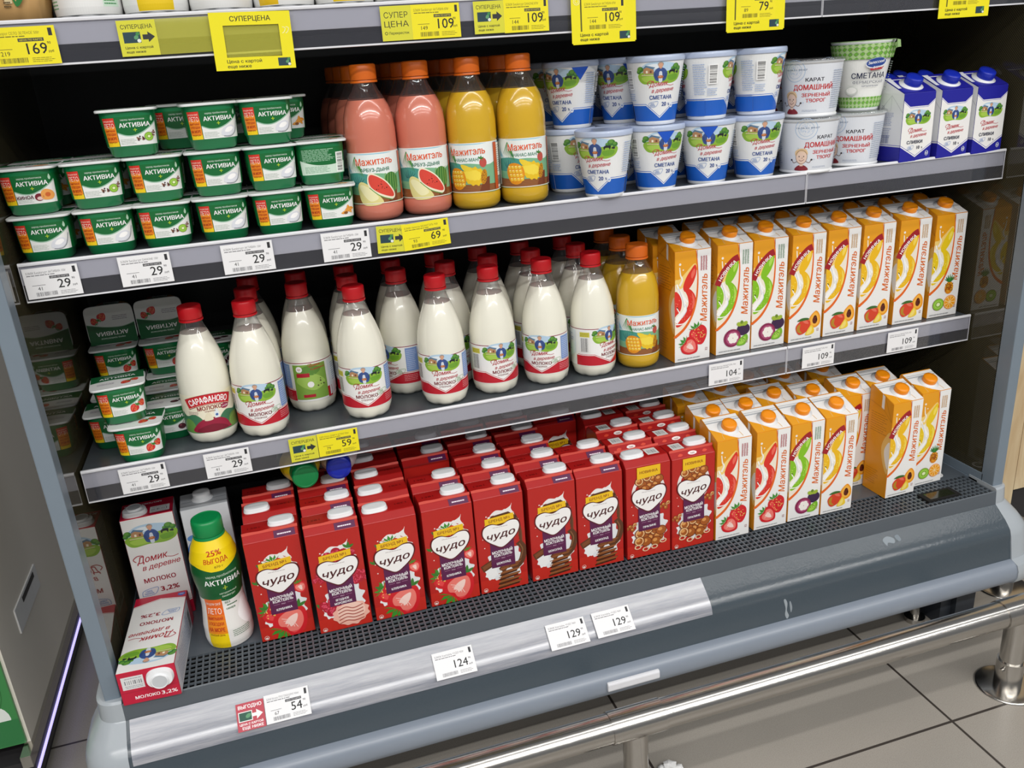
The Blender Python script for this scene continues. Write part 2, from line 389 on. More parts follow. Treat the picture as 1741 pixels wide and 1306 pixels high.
# ---------------------------------------------------------------- printed pictures (unit size about 10 mm each way)
def strawberry(A, x, y, s, rot=0, cut=False):
    A.push(x, y, s, rot)
    A.blob([(0,-6),(4,-3),(5.6,1.5),(3.5,5),(0,4.4),(-3.5,5),(-5.6,1.5),(-4,-3)], '#d3222a')
    A.blob([(-1,-4),(-4,0),(-3.6,3.4),(-1.6,3),(-2.2,0)], '#e8484a')
    if cut:
        A.blob([(0,-4.4),(3.2,-2),(4,1.6),(2,3.6),(0,3),(-2,3.6),(-4,1.6),(-3.2,-2)], '#ef7d72'); A.blob([(0,-3),(1.4,-.6),(1.2,2),(0,1.6),(-1.2,2),(-1.4,-.6)], '#fbd9cf')
        for a in range(-3, 4): A.line([(a*.3, .2), (a*1.05, 2.6-abs(a)*.5)], .22, '#fbd0c6')
    else: A.dots(0, .2, 4.4, 4.2, 34, .34, '#f3cf6a', 4)
    for a in (-1.1, -.55, 0, .55, 1.1): A.poly([(math.sin(a)*1, 4.2), (math.sin(a-.28)*3.4, 4.4+math.cos(a)*1.6), (math.sin(a)*5, 4.6+math.cos(a)*3.6), (math.sin(a+.28)*3.4, 4.4+math.cos(a)*1.6)], '#3f8f2e')
    A.pop()
def kiwi(A, x, y, s):
    A.push(x, y, s); A.ell(0, 0, 5, 4.6, '#7a5a2c'); A.ell(0, 0, 4.7, 4.3, '#8cc63c'); A.ell(0, 0, 3.4, 3, '#a9d855'); A.ell(0, 0, 1.5, 1.2, '#eaf3c4')
    for i in range(16): A.ell(2.2*math.cos(i*PI/8), 1.9*math.sin(i*PI/8), .42, .2, '#22301a', i*PI/8, 8)
    A.pop()
def citrus(A, x, y, s):
    A.push(x, y, s); A.ell(0, 0, 5, 5, '#f08a12'); A.ell(0, 0, 4.5, 4.5, '#fbe3a4'); 
    for i in range(9):
        a = i*2*PI/9; A.poly([(.5*math.cos(a+.35), .5*math.sin(a+.35)), (4.1*math.cos(a+.05), 4.1*math.sin(a+.05)), (4.3*math.cos(a+.35), 4.3*math.sin(a+.35)), (4.1*math.cos(a+.65), 4.1*math.sin(a+.65))], '#f6a21c')
    A.pop()
def pineapple(A, x, y, s):
    A.push(x, y, s); A.ell(0, -2, 4, 5, '#e08a1e')
    for i in range(-4, 5):
        A.line([(max(-3.6, i-3), -5+abs(i)*.3), (min(3.6, i+3), 1.4)], .28, '#9c5212'); A.line([(max(-3.6, i-3), 1.4), (min(3.6, i+3), -5+abs(i)*.3)], .28, '#9c5212')
    A.dots(0, -2, 3.4, 4.4, 22, .5, '#f4c040', 2)
    for a in (-1.2, -.8, -.4, 0, .4, .8, 1.2): A.poly([(-.8, 2.4), (math.sin(a)*4-.6, 4+math.cos(a)*2), (math.sin(a)*5.5, 3.2+math.cos(a)*6), (math.sin(a)*4+.6, 4+math.cos(a)*2), (.8, 2.4)], '#2f7a34' if a else '#48983e')
    A.pop()
def mango_papaya(A, x, y, s):
    A.push(x, y, s)
    A.blob([(6,9),(2,4),(3,-2),(8,-4),(12,-1),(12,5),(9,9.5)], '#ee9a1c'); A.blob([(6,8),(3.2,3.5),(4,-1),(8,-2.6),(10.8,-.2),(10.8,4.6),(8.6,8.2)], '#f7b445'); A.blob([(6.6,6),(5,2.6),(6,-.4),(8.4,-.6),(9.6,2),(8.6,5.4)], '#6d2a18'); A.dots(7.3, 2.6, 1.8, 3, 22, .42, '#241512', 5)
    A.blob([(-9,-6),(-10,-1),(-6,3),(-1,4),(3,1.6),(2.6,-3),(-1,-7),(-6,-8.4)], '#d8452a'); A.blob([(-8.4,-5.5),(-9,-1.5),(-6,.6),(-6.4,-4),(-4,-7.4)], '#b98a2a'); A.blob([(-4,3),(0,2.6),(1.6,0),(-1.6,.6)], '#e9705a')
    A.blob([(-9,3.2),(-5,5.2),(0,5),(2,3.6),(-3,3)], '#3d6a2c')
    A.blob([(-1,-9),(1,-5),(4,-1.6),(6.4,-4),(7,-8),(3,-9.6)], '#f3cf3c'); A.blob([(0,-8.6),(2,-5.4),(4.2,-3),(5,-6),(3,-8.8)], '#f9e27a')
    A.pop()
def mangosteen(A, x, y, s):
    A.push(x, y, s)
    A.ell(6, 4, 5.4, 4.6, '#3c2448')
    for a in (-1, 0, 1): A.ell(5+a*2.4, 8.2, 2.2, 1.6, '#9fb83a', a*.4)
    A.ell(4.6, 9.6, 1.2, 1.3, '#6f8a2a')
    A.ell(-3, -1.5, 7, 6.8, '#8a2650'); A.ell(-2.6, -1.6, 5.4, 5.2, '#b2527a'); 
    for i in range(6): A.ell(-2.4+2.3*math.cos(i*PI/3), -1.6+2.3*math.sin(i*PI/3), 2.1, 1.9, '#f7f2ea')
    A.blob([(1,-7.6),(3,-3),(8.6,0),(10,-4),(7,-8)], '#79b52e'); A.blob([(2.4,-6.8),(4,-3.6),(7.6,-1.6),(7.8,-4.4),(5.6,-7)], '#a6d650'); A.dots(5.4, -4.2, 2, 1.6, 9, .32, '#2a351c', 3)
    A.pop()
def nuts(A, x, y, s, n=8, seed=1):
    R = random.Random(seed); A.push(x, y, s)
    for i in range(n):
        q = math.sqrt(i/n); a = i*2.4; px, py = 6.4*q*math.cos(a), 4.4*q*math.sin(a)
        A.ell(px, py, 2.5, 2.3, '#6e2f12'); A.ell(px, py, 2.2, 2, '#a85a22'); A.ell(px-.5, py+.6, 1, .8, '#dc9a54')
        if i % 3 == 0: A.ring(px, py, 2, .5, '#e8c08a', 14)
    A.pop()
def choc(A, x, y, s, stack=False):
    A.push(x, y, s)
    if stack:
        for i in range(4):
            o = i*2.3; A.poly([(-6+i*.5, -6+o), (5-i*.3, -5+o), (6.4-i*.3, -3.4+o), (-4.4+i*.4, -4+o)], '#7a4422'); A.line([(-6+i*.5, -6.1+o), (5-i*.3, -5.1+o)], .7, '#3f2010'); A.line([(-5.2, -4.8+o), (5.6, -4.1+o)], .35, '#a86a3a')
        A.poly([(-4.6,3.6),(4.6,4.6),(6.8,7),(-2,6.4)], '#8a5028'); A.line([(0,4.1),(2.4,6.7)], .3, '#5a3016'); A.line([(-3.4,5),(5.8,5.8)], .3, '#5a3016')
    else:
        for px, py, a in ((-5, 0, .5), (1, 1.5, -.2), (5, -2, .9)):
            A.push(px, py, 1, a); A.poly([(-4,-2),(4,-2.4),(4.6,1.8),(-3.6,2.2)], '#5e3219'); A.poly([(-3.2,-1),(3.2,-1.4),(3.6,1),(-2.8,1.4)], '#7d4826'); A.pop()
    A.pop()
def scoop(A, x, y, s):
    A.push(x, y, s); A.splash(0, 0, 7.4, 5.8, '#f0b6a4', 12, .12, 8); A.ell(.3, .8, 6, 4.4, '#f6cdbd')
    for i in range(5): A.curve([(-5.4, 2.4-i*1.7), (-2, 3.4-i*1.7), (1.4, 2.2-i*1.6), (5.4, 3.2-i*1.7)], .45, '#a5483c')
    A.pop()
def raspberries(A, x, y, s, n=9, seed=2):
    A.push(x, y, s)
    for i in range(n):
        q = math.sqrt((i+.3)/n); a = i*2.4; px, py = 6*q*math.cos(a), 4*q*math.sin(a); A.ell(px, py, 2.2, 2.2, '#b01830'); A.dots(px, py, 1.7, 1.7, 9, .5, '#e4506a', seed+i)
    A.pop()
def leaves(A, x, y, s, n=3, col='#3b7a2c'):
    A.push(x, y, s)
    for i in range(n):
        a = .5+i*.9; A.blob([(0, 0), (2.4*math.cos(a)-1*math.sin(a), 2.4*math.sin(a)+1*math.cos(a)), (5*math.cos(a), 5*math.sin(a)), (2.4*math.cos(a)+1*math.sin(a), 2.4*math.sin(a)-1*math.cos(a))], col, 4)
    A.pop()
def village(A, x, y, s, flip=False):
    """painted countryside: meadow, cottage, trees, cows and a small figure in blue with a white apron (about 100 x 50 units)"""
    A.push(x, y, s, PI if flip else 0)
    A.blob([(-44,4),(-30,20),(-8,24),(14,22),(36,16),(46,2),(0,-8)], '#b9d4ea'); A.blob([(-34,12),(-18,19),(2,17),(-10,9)], '#e8f0f6')
    A.blob([(-48,-2),(-30,4),(0,2),(28,5),(48,2),(44,-14),(24,-22),(-6,-20),(-34,-22),(-46,-14)], '#8db83a'); A.blob([(-40,-8),(-12,-6),(-4,-16),(-30,-18)], '#a9cc52'); A.blob([(16,-6),(40,-4),(38,-14),(20,-16)], '#6fa332')
    A.poly([(-36,0),(-36,9),(-28,14),(-14,10),(-14,-1)], '#b98a62'); A.poly([(-39,8),(-30,17),(-11,12),(-15,8),(-28,13)], '#5d7f9c'); A.rect(-30, 1, -26, 6, '#f2ead2'); A.rect(-22, 1, -18, 6, '#7a4c36'); A.line([(-40,-3),(-12,-4)], 2, '#d8c8a0')
    for px, py, q in ((-42,9,7),(-46,4,5),(34,12,8),(42,8,6),(26,8,4)): A.ell(px, py, q, q*.85, '#3f7a34'); A.ell(px-1, py+2, q*.6, q*.5, '#62993e')
    A.blob([(18,2),(22,6),(32,6),(33,2),(31,-3),(29,1),(22,1),(20,-3)], '#20242a', 4); A.blob([(34,0),(38,3),(42,2),(41,-2),(36,-1)], '#2b3038', 4)
    A.blob([(-8,-16),(-13,-9),(-14,0),(-9,8),(-3,11),(3,11),(9,8),(14,0),(13,-9),(8,-16)], '#38528e'); A.blob([(-3.4,-18),(-3.6,-5),(-2.2,3),(2.2,3),(3.6,-5),(3.4,-18)], '#d5dce6'); A.curve([(-12,0),(-9,-8),(-2,-8)], 4.6, '#2f4780'); A.curve([(12,0),(9,-8),(2,-8)], 4.6, '#2f4780')
    A.rect(-2, 9, 2, 12, '#cf9a7a'); A.ell(0, 16, 4.6, 5.4, '#d6a386'); A.blob([(-5,15),(-5.4,20),(0,23),(5.4,20),(5,15),(3.6,19.4),(-3.6,19.4)], '#9c948e'); A.ell(0, -8, 6, 3.2, '#b5683a'); A.ell(-1, -7.4, 3.4, 1.4, '#d49460')
    A.pop()
def village_logo(A, x, y, s, red='#b01e30', flip=False):
    A.push(x, y, s, PI if flip else 0)
    A.txt('Домик', -6, 8, 13.5, red, wd=56, bold=.018, shear=.35, rot=.06); A.txt('в деревне', 7, -9, 10.5, red, wd=68, bold=.016, shear=.35, rot=.06); A.curve([(-34,4),(-38,10),(-30,16),(-20,15)], 1.6, red); A.curve([(20,4),(30,2),(40,4)], 1.2, red)
    A.pop()
def badge100(A, x, y, s, col='#5a86c8', flip=False):
    A.push(x, y, s, PI if flip else 0); A.curve([(-14,-7),(-12,3),(0,7),(16,8),(14,-1),(6,-7),(-14,-7)], .9, col); A.txt('100%', -1, 2, 4.6, col, bold=.01); A.lines(-10, -5, 8, -1, 2, col); A.pop()

# ---------------------------------------------------------------- 150 g yogurt cup
def sup(a, b, n=3.4, N=56):
    o = []
    for i in range(N):
        t = 2*PI*i/N-PI/2; c, s_ = math.cos(t), math.sin(t); o.append((a*math.copysign(abs(c)**(2/n), c), b*math.copysign(abs(s_)**(2/n), s_)))
    return o
CUP = [(0, .030, .025), (.003, .0335, .0285), (.014, .0355, .0305), (.0155, .0372, .0322), (.060, .0398, .0348), (.067, .0402, .0352)]
_ref = sup(.0385, .0335, N=400); _cum = [0]
for _a, _b in zip(_ref, _ref[1:]+_ref[:1]): _cum.append(_cum[-1]+math.hypot(_b[0]-_a[0], _b[1]-_a[1]))
def cup_scale(v):
    for (z0, a0, b0), (z1, a1, b1) in zip(CUP, CUP[1:]):
        if z0 <= v <= z1: t = (v-z0)/(z1-z0); return a0+(a1-a0)*t, b0+(b1-b0)*t
    return CUP[-1][1:]
def S_cup(u, v, o):
    q = u % _cum[-1]; lo, hi = 0, 400
    while hi-lo > 1:
        md = (lo+hi)//2
        if _cum[md] <= q: lo = md
        else: hi = md
    t = (q-_cum[lo])/(_cum[lo+1]-_cum[lo]); p, r_ = _ref[lo], _ref[(lo+1) % 400]
    a, b = cup_scale(v); return ((p[0]+(r_[0]-p[0])*t)*(a+o)/.0385, (p[1]+(r_[1]-p[1])*t)*(b+o)/.0335, v)
def cup_fruit(A, kind, x, y, s=1):
    A.push(x, y, s)
    if kind == 'spoon':
        A.blob([(-11,-6),(-9,1),(-3,5),(4,6),(9,3),(8,-3),(2,-7),(-5,-8)], '#dfe2ea'); A.blob([(-6,-2),(-2,3),(4,4),(6,1),(0,-3)], '#ffffff'); A.curve([(-8,-8),(2,-8.5),(9,-3),(13,8),(14,11)], 1.1, '#8c929c')
    elif kind == 'kiwi': kiwi(A, 3, 0, 1.25); A.dots(-9, -2, 5, 2.6, 14, 1, '#8a5a34', 2); A.dots(-8, -2, 5, 3, 8, 1, '#3a2030', 5); A.dots(10, 3, 3, 5, 10, 1.1, '#7c4a3a', 7)
    elif kind == 'peach': A.ell(-7, -2, 5.5, 5, '#7d2230'); A.ell(-6, -3.6, 4, 2.4, '#e9c8c2'); A.blob([(-3,-5),(-4,4),(2,8),(10,5),(13,-1),(8,-6)], '#eda454'); A.ell(4, .5, 3.4, 3, '#d0662e')
    elif kind == 'orange':
        for i in range(5): A.push(-2+2.8*i, -3+2.6*i % 6, 1, .7*i); A.blob([(-5,-1),(0,2),(5,1),(3,-2),(-2,-2.6)], '#e8952c'); A.curve([(-4,-.6),(0,.6),(4,.2)], .5, '#f8cd7c'); A.pop()
        A.ell(0, -4, 3, 2, '#8a5528')
    elif kind == 'straw': strawberry(A, -4, -2, 1.15, -.7); strawberry(A, 8, 4, .95, .5); leaves(A, 2, 2, .8, 3)
    elif kind == 'cherry': A.ell(-3, -2, 6, 5, '#4c1024'); A.ell(8, 3, 6, 5, '#3a0c1c'); A.ell(-4.6, 0, 1.6, 1.2, '#9c4a5c'); A.curve([(-2,2),(2,8),(7,8)], .6, '#55703a')
    A.pop()
def yogurt_front(kind):
    A = Art(); G = '#116a34'
    A.rect(-108, 16.5, 108, 59, G)
    A.poly([(-17, 16.5), (-17, 36)]+spline([(-17,36),(-6,31.5),(6,31),(18,35),(30,42),(42,50)], 5, False)+[(42, 16.5)], '#eef0ee')
    A.curve([(-17,36),(-6,31.5),(6,31),(18,35),(30,42),(42,50)], 1.6, '#9fc6b0')
    A.rect(-36, 45, -18, 58, '#d63428'); A.rect(-36, 23, -18, 45, '#ee8a1d'); A.rect(-36, 16.5, -18, 23, '#f3cf1e'); A.rect(-36, 45, -18, 46.5, '#e4602a')
    A.txt('ПРОДЛИ СВОЁ', -27, 53.4, 2.2, '#f9d7c8', wd=15); A.txt('ЛЕТО', -27, 46.8, 7, '#fbe6d6', wd=15, bold=.005); A.txt('ВЫИГРЫВАЙ', -27, 39.6, 2.8, '#a82a18', wd=14.5); A.txt('3 ПОЕЗДКИ', -27, 34.6, 3.4, '#a82a18', wd=14.5); A.txt('НА МОРЕ', -27, 28.6, 4.2, '#a82a18', wd=14.5, bold=.03); A.txt('КАЖДЫЙ ДЕНЬ', -27, 23, 2, '#a82a18', wd=13)
    A.txt('заряд пробиотиков', 7, 54.6, 2.6, '#dff0e2', wd=33, bold=.005); A.txt('АКТИВИА', 9, 46.6, 6.4, '#ffffff', wd=43, bold=.022); A.rect(8, 36.6, 9, 41.6, '#b6d432'); A.rect(6, 38.6, 11, 39.6, '#b6d432')
    A.ell(34, 53.5, 2, 3.4, '#b9dfc4'); A.ell(34, 57, 1, 1.2, '#b9dfc4'); A.lines(-15, 18.5, 8, 27, 4, '#b8c4ba', .3, 5)
    if kind == 'peach': A.txt('КИНОА', -4, 26.6, 5, '#5a1c2c', wd=23, bold=.03)
    cup_fruit(A, kind, 23, 28, 1.12)
    for sgn in (1, -1): A.lines(62 if sgn > 0 else -98, 22, 96 if sgn > 0 else -48, 54, 11, '#6fa584', .4, 9)
    return A
def yogurt_back():
    A = Art(); A.rect(-108, 16.5, 108, 59, '#116a34'); A.poly([(-38, 16.5), (-38, 40)]+spline([(-38,40),(-12,32),(14,31),(40,35)], 5, False)+[(40, 16.5)], '#cfe4d4')
    A.lines(-32, 37, 22, 57, 9, '#a8d0b4', .42, 4); A.lines(-30, 19, 16, 30, 5, '#7aa98a', .35, 6); A.rect(22, 18, 36, 50, '#eef4ee'); A.barcode(24, 20, 34, 48, n=16, vert=True)
    return A
def yogurt_lid(kind):
    A = Art(); A.poly([(x*1000*.975, y*1000*.975) for x, y in sup(.0445, .0395, 7, 40)], '#eceeec')
    A.poly([(-43, 38), (-43, 0)]+spline([(-43,0),(-20,6),(10,4),(43,-4)], 5, False)+[(43, 38)], '#125e33'); A.curve([(-43,0),(-20,6),(10,4),(43,-4)], 1.2, '#8fbf9e')
    A.txt('заряд пробиотиков', 0, 27, 3, '#cfe6d6', wd=44); A.txt('АКТИВИА', 0, 17, 8, '#ffffff', wd=58, bold=.02); A.lines(-32, -18, -4, -8, 3, '#9a8ea0', .35); cup_fruit(A, kind, 18, -15, 1.25)
    return A
def yogurt_proto(kind, back=False):
    mb = MB(); mb.loft([[(x, y, z) for x, y in sup(a, b)] for z, a, b in CUP], 0, True, True, True); body = mb.mesh('yogurt_cup_body', ['green'])
    lm = MB(); (yogurt_back() if back else yogurt_front(kind)).into(lm, S_cup, 0, du=4)
    lab = lm.mesh('yogurt_cup_label', ['print'])
    ld = MB(); R_ = sup(.0445, .0395, 7, 40)
    ld.loft([[(x*q, y*q, z-.0012*max(0, abs(x)/.0445-.8)) for x, y in R_] for q, z in ((.99, .0665), (1, .068), (1, .0692), (.99, .070))], 0, False)
    yogurt_lid(kind if not back else 'orange').into(ld, lambda u, v, o: (u, v, .070+o), 1, base=.0002)
    return [('cup', body, None, []), ('label', lab, 'printed sleeve', []), ('lid', ld.mesh('yogurt_cup_lid', ['foil', 'print']), 'foil lid', [])]

# ---------------------------------------------------------------- drink bottles
def bottle_proto(nm, prof, fill, liq, capmat, cap, art, lab, petal=0, ring=None):
    rf = prof_r(prof); mb = MB()
    lo = [(r, z) for r, z in prof if z < fill]+[(rf(fill), fill)]; hi = [(rf(fill), fill)]+[(r, z) for r, z in prof if z > fill]
    rm = (lambda t, z: 1-petal*max(0, 1-z/.018)*(abs(math.sin(3.5*t))**6)) if petal else None
    mb.lathe(lo, 56, 0, rm, top=True); mb.lathe(hi, 40, 1, bottom=False, top=False)
    body = mb.mesh(nm+'_body', [liq, 'pet'])
    cm = MB(); r, z0, z1 = cap; n = 64
    cm.lathe([(r*.96, z0), (r, z0+.0015), (r, z1-.003), (r*.95, z1-.0008), (r*.85, z1)], n, 0, lambda t, z: 1-.012*(math.cos(n/4*t*2) > 0) if z0 < z < z1-.002 else 1)
    cm.lathe([(r*1.02, z0-.0045), (r*1.03, z0-.003), (r*1.0, z0-.001)], 40, 0)
    lm = MB(); ref = .045; art.into(lm, S_rev(rf, ref), 0, base=.0005, du=3)
    return [('bottle', body, None, []), ('cap', cm.mesh(nm+'_cap', [capmat]), 'screw cap', []), ('label', lm.mesh(nm+'_label', ['print']), 'wrapped paper label', [])]
MILKP = [(.028, 0), (.035, .002), (.042, .009), (.0452, .022), (.0452, .112), (.0446, .126), (.0425, .143), (.0385, .161), (.0325, .180), (.026, .197), (.0205, .211), (.0178, .220), (.0172, .238)]
JUICEP = [(0.0289, 0.000), (0.0367, 0.002), (0.0423, 0.009), (0.0436, 0.020), (0.0436, 0.026), (0.0428, 0.030), (0.0428, 0.116), (0.0436, 0.120), (0.0434, 0.150), (0.0413, 0.170), (0.0362, 0.188), (0.0289, 0.202), (0.0217, 0.214), (0.0181, 0.224), (0.0179, 0.240)]
def milk_art():
    A = Art(); a, b = 27, 106; W2 = 141.4
    A.rect(-W2, a, W2, b, '#f4f4f2'); A.rect(-W2, b-2.6, W2, b-1, '#8c1a2a'); A.rect(-W2, a, W2, a+.8, '#e6e6e6')
    for s_ in (1, -1):
        A.poly([(0, a+1), (0, a+4), (s_*34, a+22), (s_*(W2/2+2), a+22), (s_*(W2/2+2), a+1)], '#c01c2e'); A.line([(0, a+6), (s_*34, a+24), (s_*70, a+24)], 1, '#c01c2e')
    A.poly([(-31, b-8), (-31, a+23.5), (0, a+7), (31, a+23.5), (31, b-8)], '#f4f4f2')
    village(A, -1, b-16, .74); village_logo(A, 1, b-40, .62); A.txt('МОЛОКО', 0, a+23, 6.2, '#7a1424', wd=40, bold=.03); A.txt('ОТБОРНОЕ', 0, a+16, 3.2, '#7a1424', wd=22, bold=.01)
    badge100(A, 29, a+27, .62, '#5f9a54')
    A.rect(42, a+26, 66, b-5, '#7f9cd2'); A.lines(44, a+29, 64, b-8, 11, '#b9c8e6', .4, 3); A.lines(36, a+6, 64, a+20, 4, '#e48a90', .4)
    A.rect(-64, a+28, -42, b-6, '#eeeeea'); A.barcode(-61, a+30, -46, b-20); A.rect(-63, b-18, -43, b-8, '#d8cf4a'); A.lines(-62, b-17, -44, b-9, 3, '#8a8438', .4)
    # back of the wrap: meadow with plan and red captions
    A.rect(74, a+4, 136, b-5, '#7ea544'); A.blob([(78,a+40),(96,a+58),(120,a+50),(132,a+34),(108,a+22)], '#9fc25c'); A.blob([(84,a+62),(104,a+72),(126,a+64),(110,a+52)], '#5d8a38'); A.ell(86, b-14, 6, 6, '#f2f2f0'); A.txt('359', 86, b-14, 3, '#b01e30'); A.rect(80, b-30, 104, b-22, '#b01e30'); A.rect(88, a+8, 110, a+14, '#b01e30'); A.ell(104, a+34, 6, 6, '#f2f2f0')
    village_logo(A, 118, b-10, .4); A.dots(122, a+36, 8, 10, 8, 1.4, '#44342c', 4)
    for s_ in (1, -1): A.poly([(s_*W2 if s_ > 0 else -W2, a+1), (s_*136, a+1), (s_*136, a+22), (s_*W2, a+22)], '#c01c2e')
    A.poly([(-W2, a+4), (-W2, b-5), (-74, b-5), (-74, a+26), (-100, a+12)], '#dfe6ee'); A.lines(-132, a+30, -80, b-12, 9, '#8fa4cc', .4, 8)
    return A
def saraf_art():
    A = Art(); a, b = 27, 110
    A.rect(-141.4, a, 141.4, 97, '#efe9d2')
    for s_ in (1, -1): A.blob([(s_*10,a),(s_*14,a+22),(s_*28,a+34),(s_*46,a+30),(s_*60,a+36),(s_*74,a+16),(s_*70,a)], '#3f7a58'); A.blob([(s_*30,a),(s_*34,a+20),(s_*48,a+24),(s_*60,a+6),(s_*56,a)], '#69984a')
    for i in range(5): A.curve([(30+i*4,a+2),(36+i*4,a+16),(50+i*3,a+24)], .6, '#a9c46a')
    A.blob([(-32,a),(-30,a+12),(-14,a+24),(6,a+26),(24,a+18),(32,a+4),(30,a)], '#9a1c3c'); A.blob([(-26,a),(-22,a+8),(0,a+14),(20,a+8),(24,a)], '#7c142e')
    A.blob([(-12,a+22),(-8,a+34),(-2,a+36),(2,a+28),(2,a+22)], '#e8dfc4'); A.rect(6, a+24, 14, a+36, '#e4ecf0'); A.rect(7.5, a+36, 12.5, a+41, '#e4ecf0'); A.ell(10, a+30, 2.4, 2.4, '#3f66a8')
    A.ell(27, a+42, 8, 5, '#a03050'); A.txt('3,4-4,5%', 27, a+42, 2.6, '#ffffff', wd=12); A.lines(-40, a+33, -20, a+40, 3, '#aa8888', .4)
    P = [(x, 88-(x/41)**2*9) for x in range(-40, 41, 4)]; A.line(P, 20, '#8c1226'); A.line([(x, y+.2) for x, y in P], 18, '#c8202c'); A.line([(x, y-8.8) for x, y in P], .7, '#f3e2c8')
    A.txt('САРАФАНОВО', 0, 88.4, 11, '#ffffff', wd=70, bold=.035, arc=92); A.txt('МОЛОКО', 0, 72.5, 7.4, '#8c1a22', wd=42, bold=.035, arc=150); A.txt('ОТБОРНОЕ', 0, 65.6, 2.4, '#8c1a22', wd=18)
    A.lines(-128, 36, -84, 88, 12, '#a59c84', .35, 4); A.barcode(92, 40, 120, 70)
    return A
def juice_art(kind):
    A = Art(); a, b = 31, 115; W2 = 141.4
    A.rect(-W2, a, W2, b, '#f6f4ec'); A.rect(-W2, a+1.2, W2, b-1.2, '#9fd0e2'); A.rect(-W2, a+40, W2, b-30, '#c9e4ea'); A.blob([(-60,b-3),(-20,b-3),(20,b-3),(60,b-3),(56,b-36),(10,b-38),(-40,b-36)], '#eef4f2')
    A.blob([(-70,a+50),(-40,a+46),(0,a+50),(40,a+46),(70,a+50),(70,a+2),(0,a+2),(-70,a+2)], '#7fb88f'); A.blob([(-64,a+46),(-34,a+52),(-6,a+46),(-10,a+30),(-60,a+30)], '#4b9a8e')
    A.poly([(-70,a+1.2),(-70,a+16),(70,a+12),(70,a+1.2)], '#9a6238')
    for i in range(5): A.line([(-70,a+3+i*3),(70,a+2+i*2.2)], .5, '#6d4022')
    A.poly([(20,a+1.2),(30,a+24),(42,a+26),(40,a+1.2)], '#7a4024')
    for i in range(9): A.line([(-34+i, b-6-i*2), (-46+i*3.2, b-26-i*1.6)], 2.4, '#4f8f3c', (1, .2))
    for i in range(6): A.line([(-38+i*2, a+34), (-44+i*5, a+48-abs(i-2)*2)], 1.1, '#20485a', (1, .3))
    if kind == 'melon':
        A.txt('АРБУЗ-ДЫНЯ', 1, b-28, 5.8, '#1f7a5a', wd=52, bold=.015)
        A.push(0, -7); A.ell(30, a+40, 15, 17, '#3f7a38')
        for i in range(6): A.curve([(18+i*5,a+26),(16+i*5.6,a+40),(19+i*5,a+56)], 1.2, '#86b45a')
        A.blob([(-34,a+34),(-26,a+44),(-10,a+36),(4,a+20),(10,a+8),(-8,a+4),(-28,a+8)], '#e6dc94'); A.blob([(-30,a+33),(-24,a+39),(-8,a+30),(2,a+16),(-14,a+12)], '#f4eebc')
        A.blob([(-14,a+50),(-12,a+34),(6,a+20),(28,a+12),(34,a+22),(18,a+44),(-6,a+58)], '#f3ead0'); A.blob([(-12,a+49),(-9,a+35),(7,a+23),(28,a+16),(31,a+23),(16,a+43),(-5,a+55)], '#dd4a3c'); A.dots(8, a+36, 13, 9, 12, .9, '#3a1612', 4); A.curve([(-12,a+34),(6,a+19),(28,a+11)], 1.4, '#5f9a46'); A.pop(); A.txt('АРБУЗ-ДЫНЯ', 1, b-28, 5.8, '#1f7a5a', wd=52, bold=.015)
    else:
        A.txt('АНАНАС-МАНГО', 1, b-28, 5.8, '#1f7a5a', wd=58, bold=.015)
        A.ell(30, a+50, 7, 8, '#c2544a'); leaves(A, 26, a+56, 1.3, 3)
        A.splash(12, a+28, 22, 15, '#ecc428', 14, .14, 4, -.2); A.splash(10, a+30, 16, 9, '#f7dc4c', 12, .12, 6, -.2); A.ell(30, a+26, 6, 13, '#c88a1c', -.2); A.dots(30, a+26, 4.6, 11, 18, 1.1, '#8a5a14', 3); A.blob([(-12,a+48),(0,a+46),(10,a+38),(-6,a+38)], '#f2d23a')
        A.blob([(-38,a+26),(-32,a+40),(-18,a+42),(-6,a+34),(-4,a+18),(-14,a+6),(-30,a+8)], '#e8951e')
        for i in range(4):
            for j in range(4): A.push(-28+i*6.6-j*1.2, a+14+j*7, 1, .2); A.rect(-2.7, -2.8, 2.7, 2.8, '#f9c93c'); A.rect(-2.4, .4, 1, 2.6, '#fde48a'); A.pop()
    A.txt('Мажитэль', 1, b-14, 11.5, '#ffffff', wd=69, bold=.06, rot=.03); A.txt('Мажитэль', 1, b-14, 11.5, '#e0561c', wd=68, bold=.024, rot=.03)
    for s_ in (1, -1): A.rect(s_*76-20, a+4, s_*76+20, b-4, '#f1efe4'); A.lines(s_*76-17, a+30, s_*76+17, b-7, 13, '#8f9a98', .35, 5); A.barcode(s_*76-12, a+8, s_*76+12, a+24)
    A.rect(54, a+2, 64, b-2, '#c8562a'); A.rect(-W2, a, W2, a+1.2, '#f2efe4')
    return A
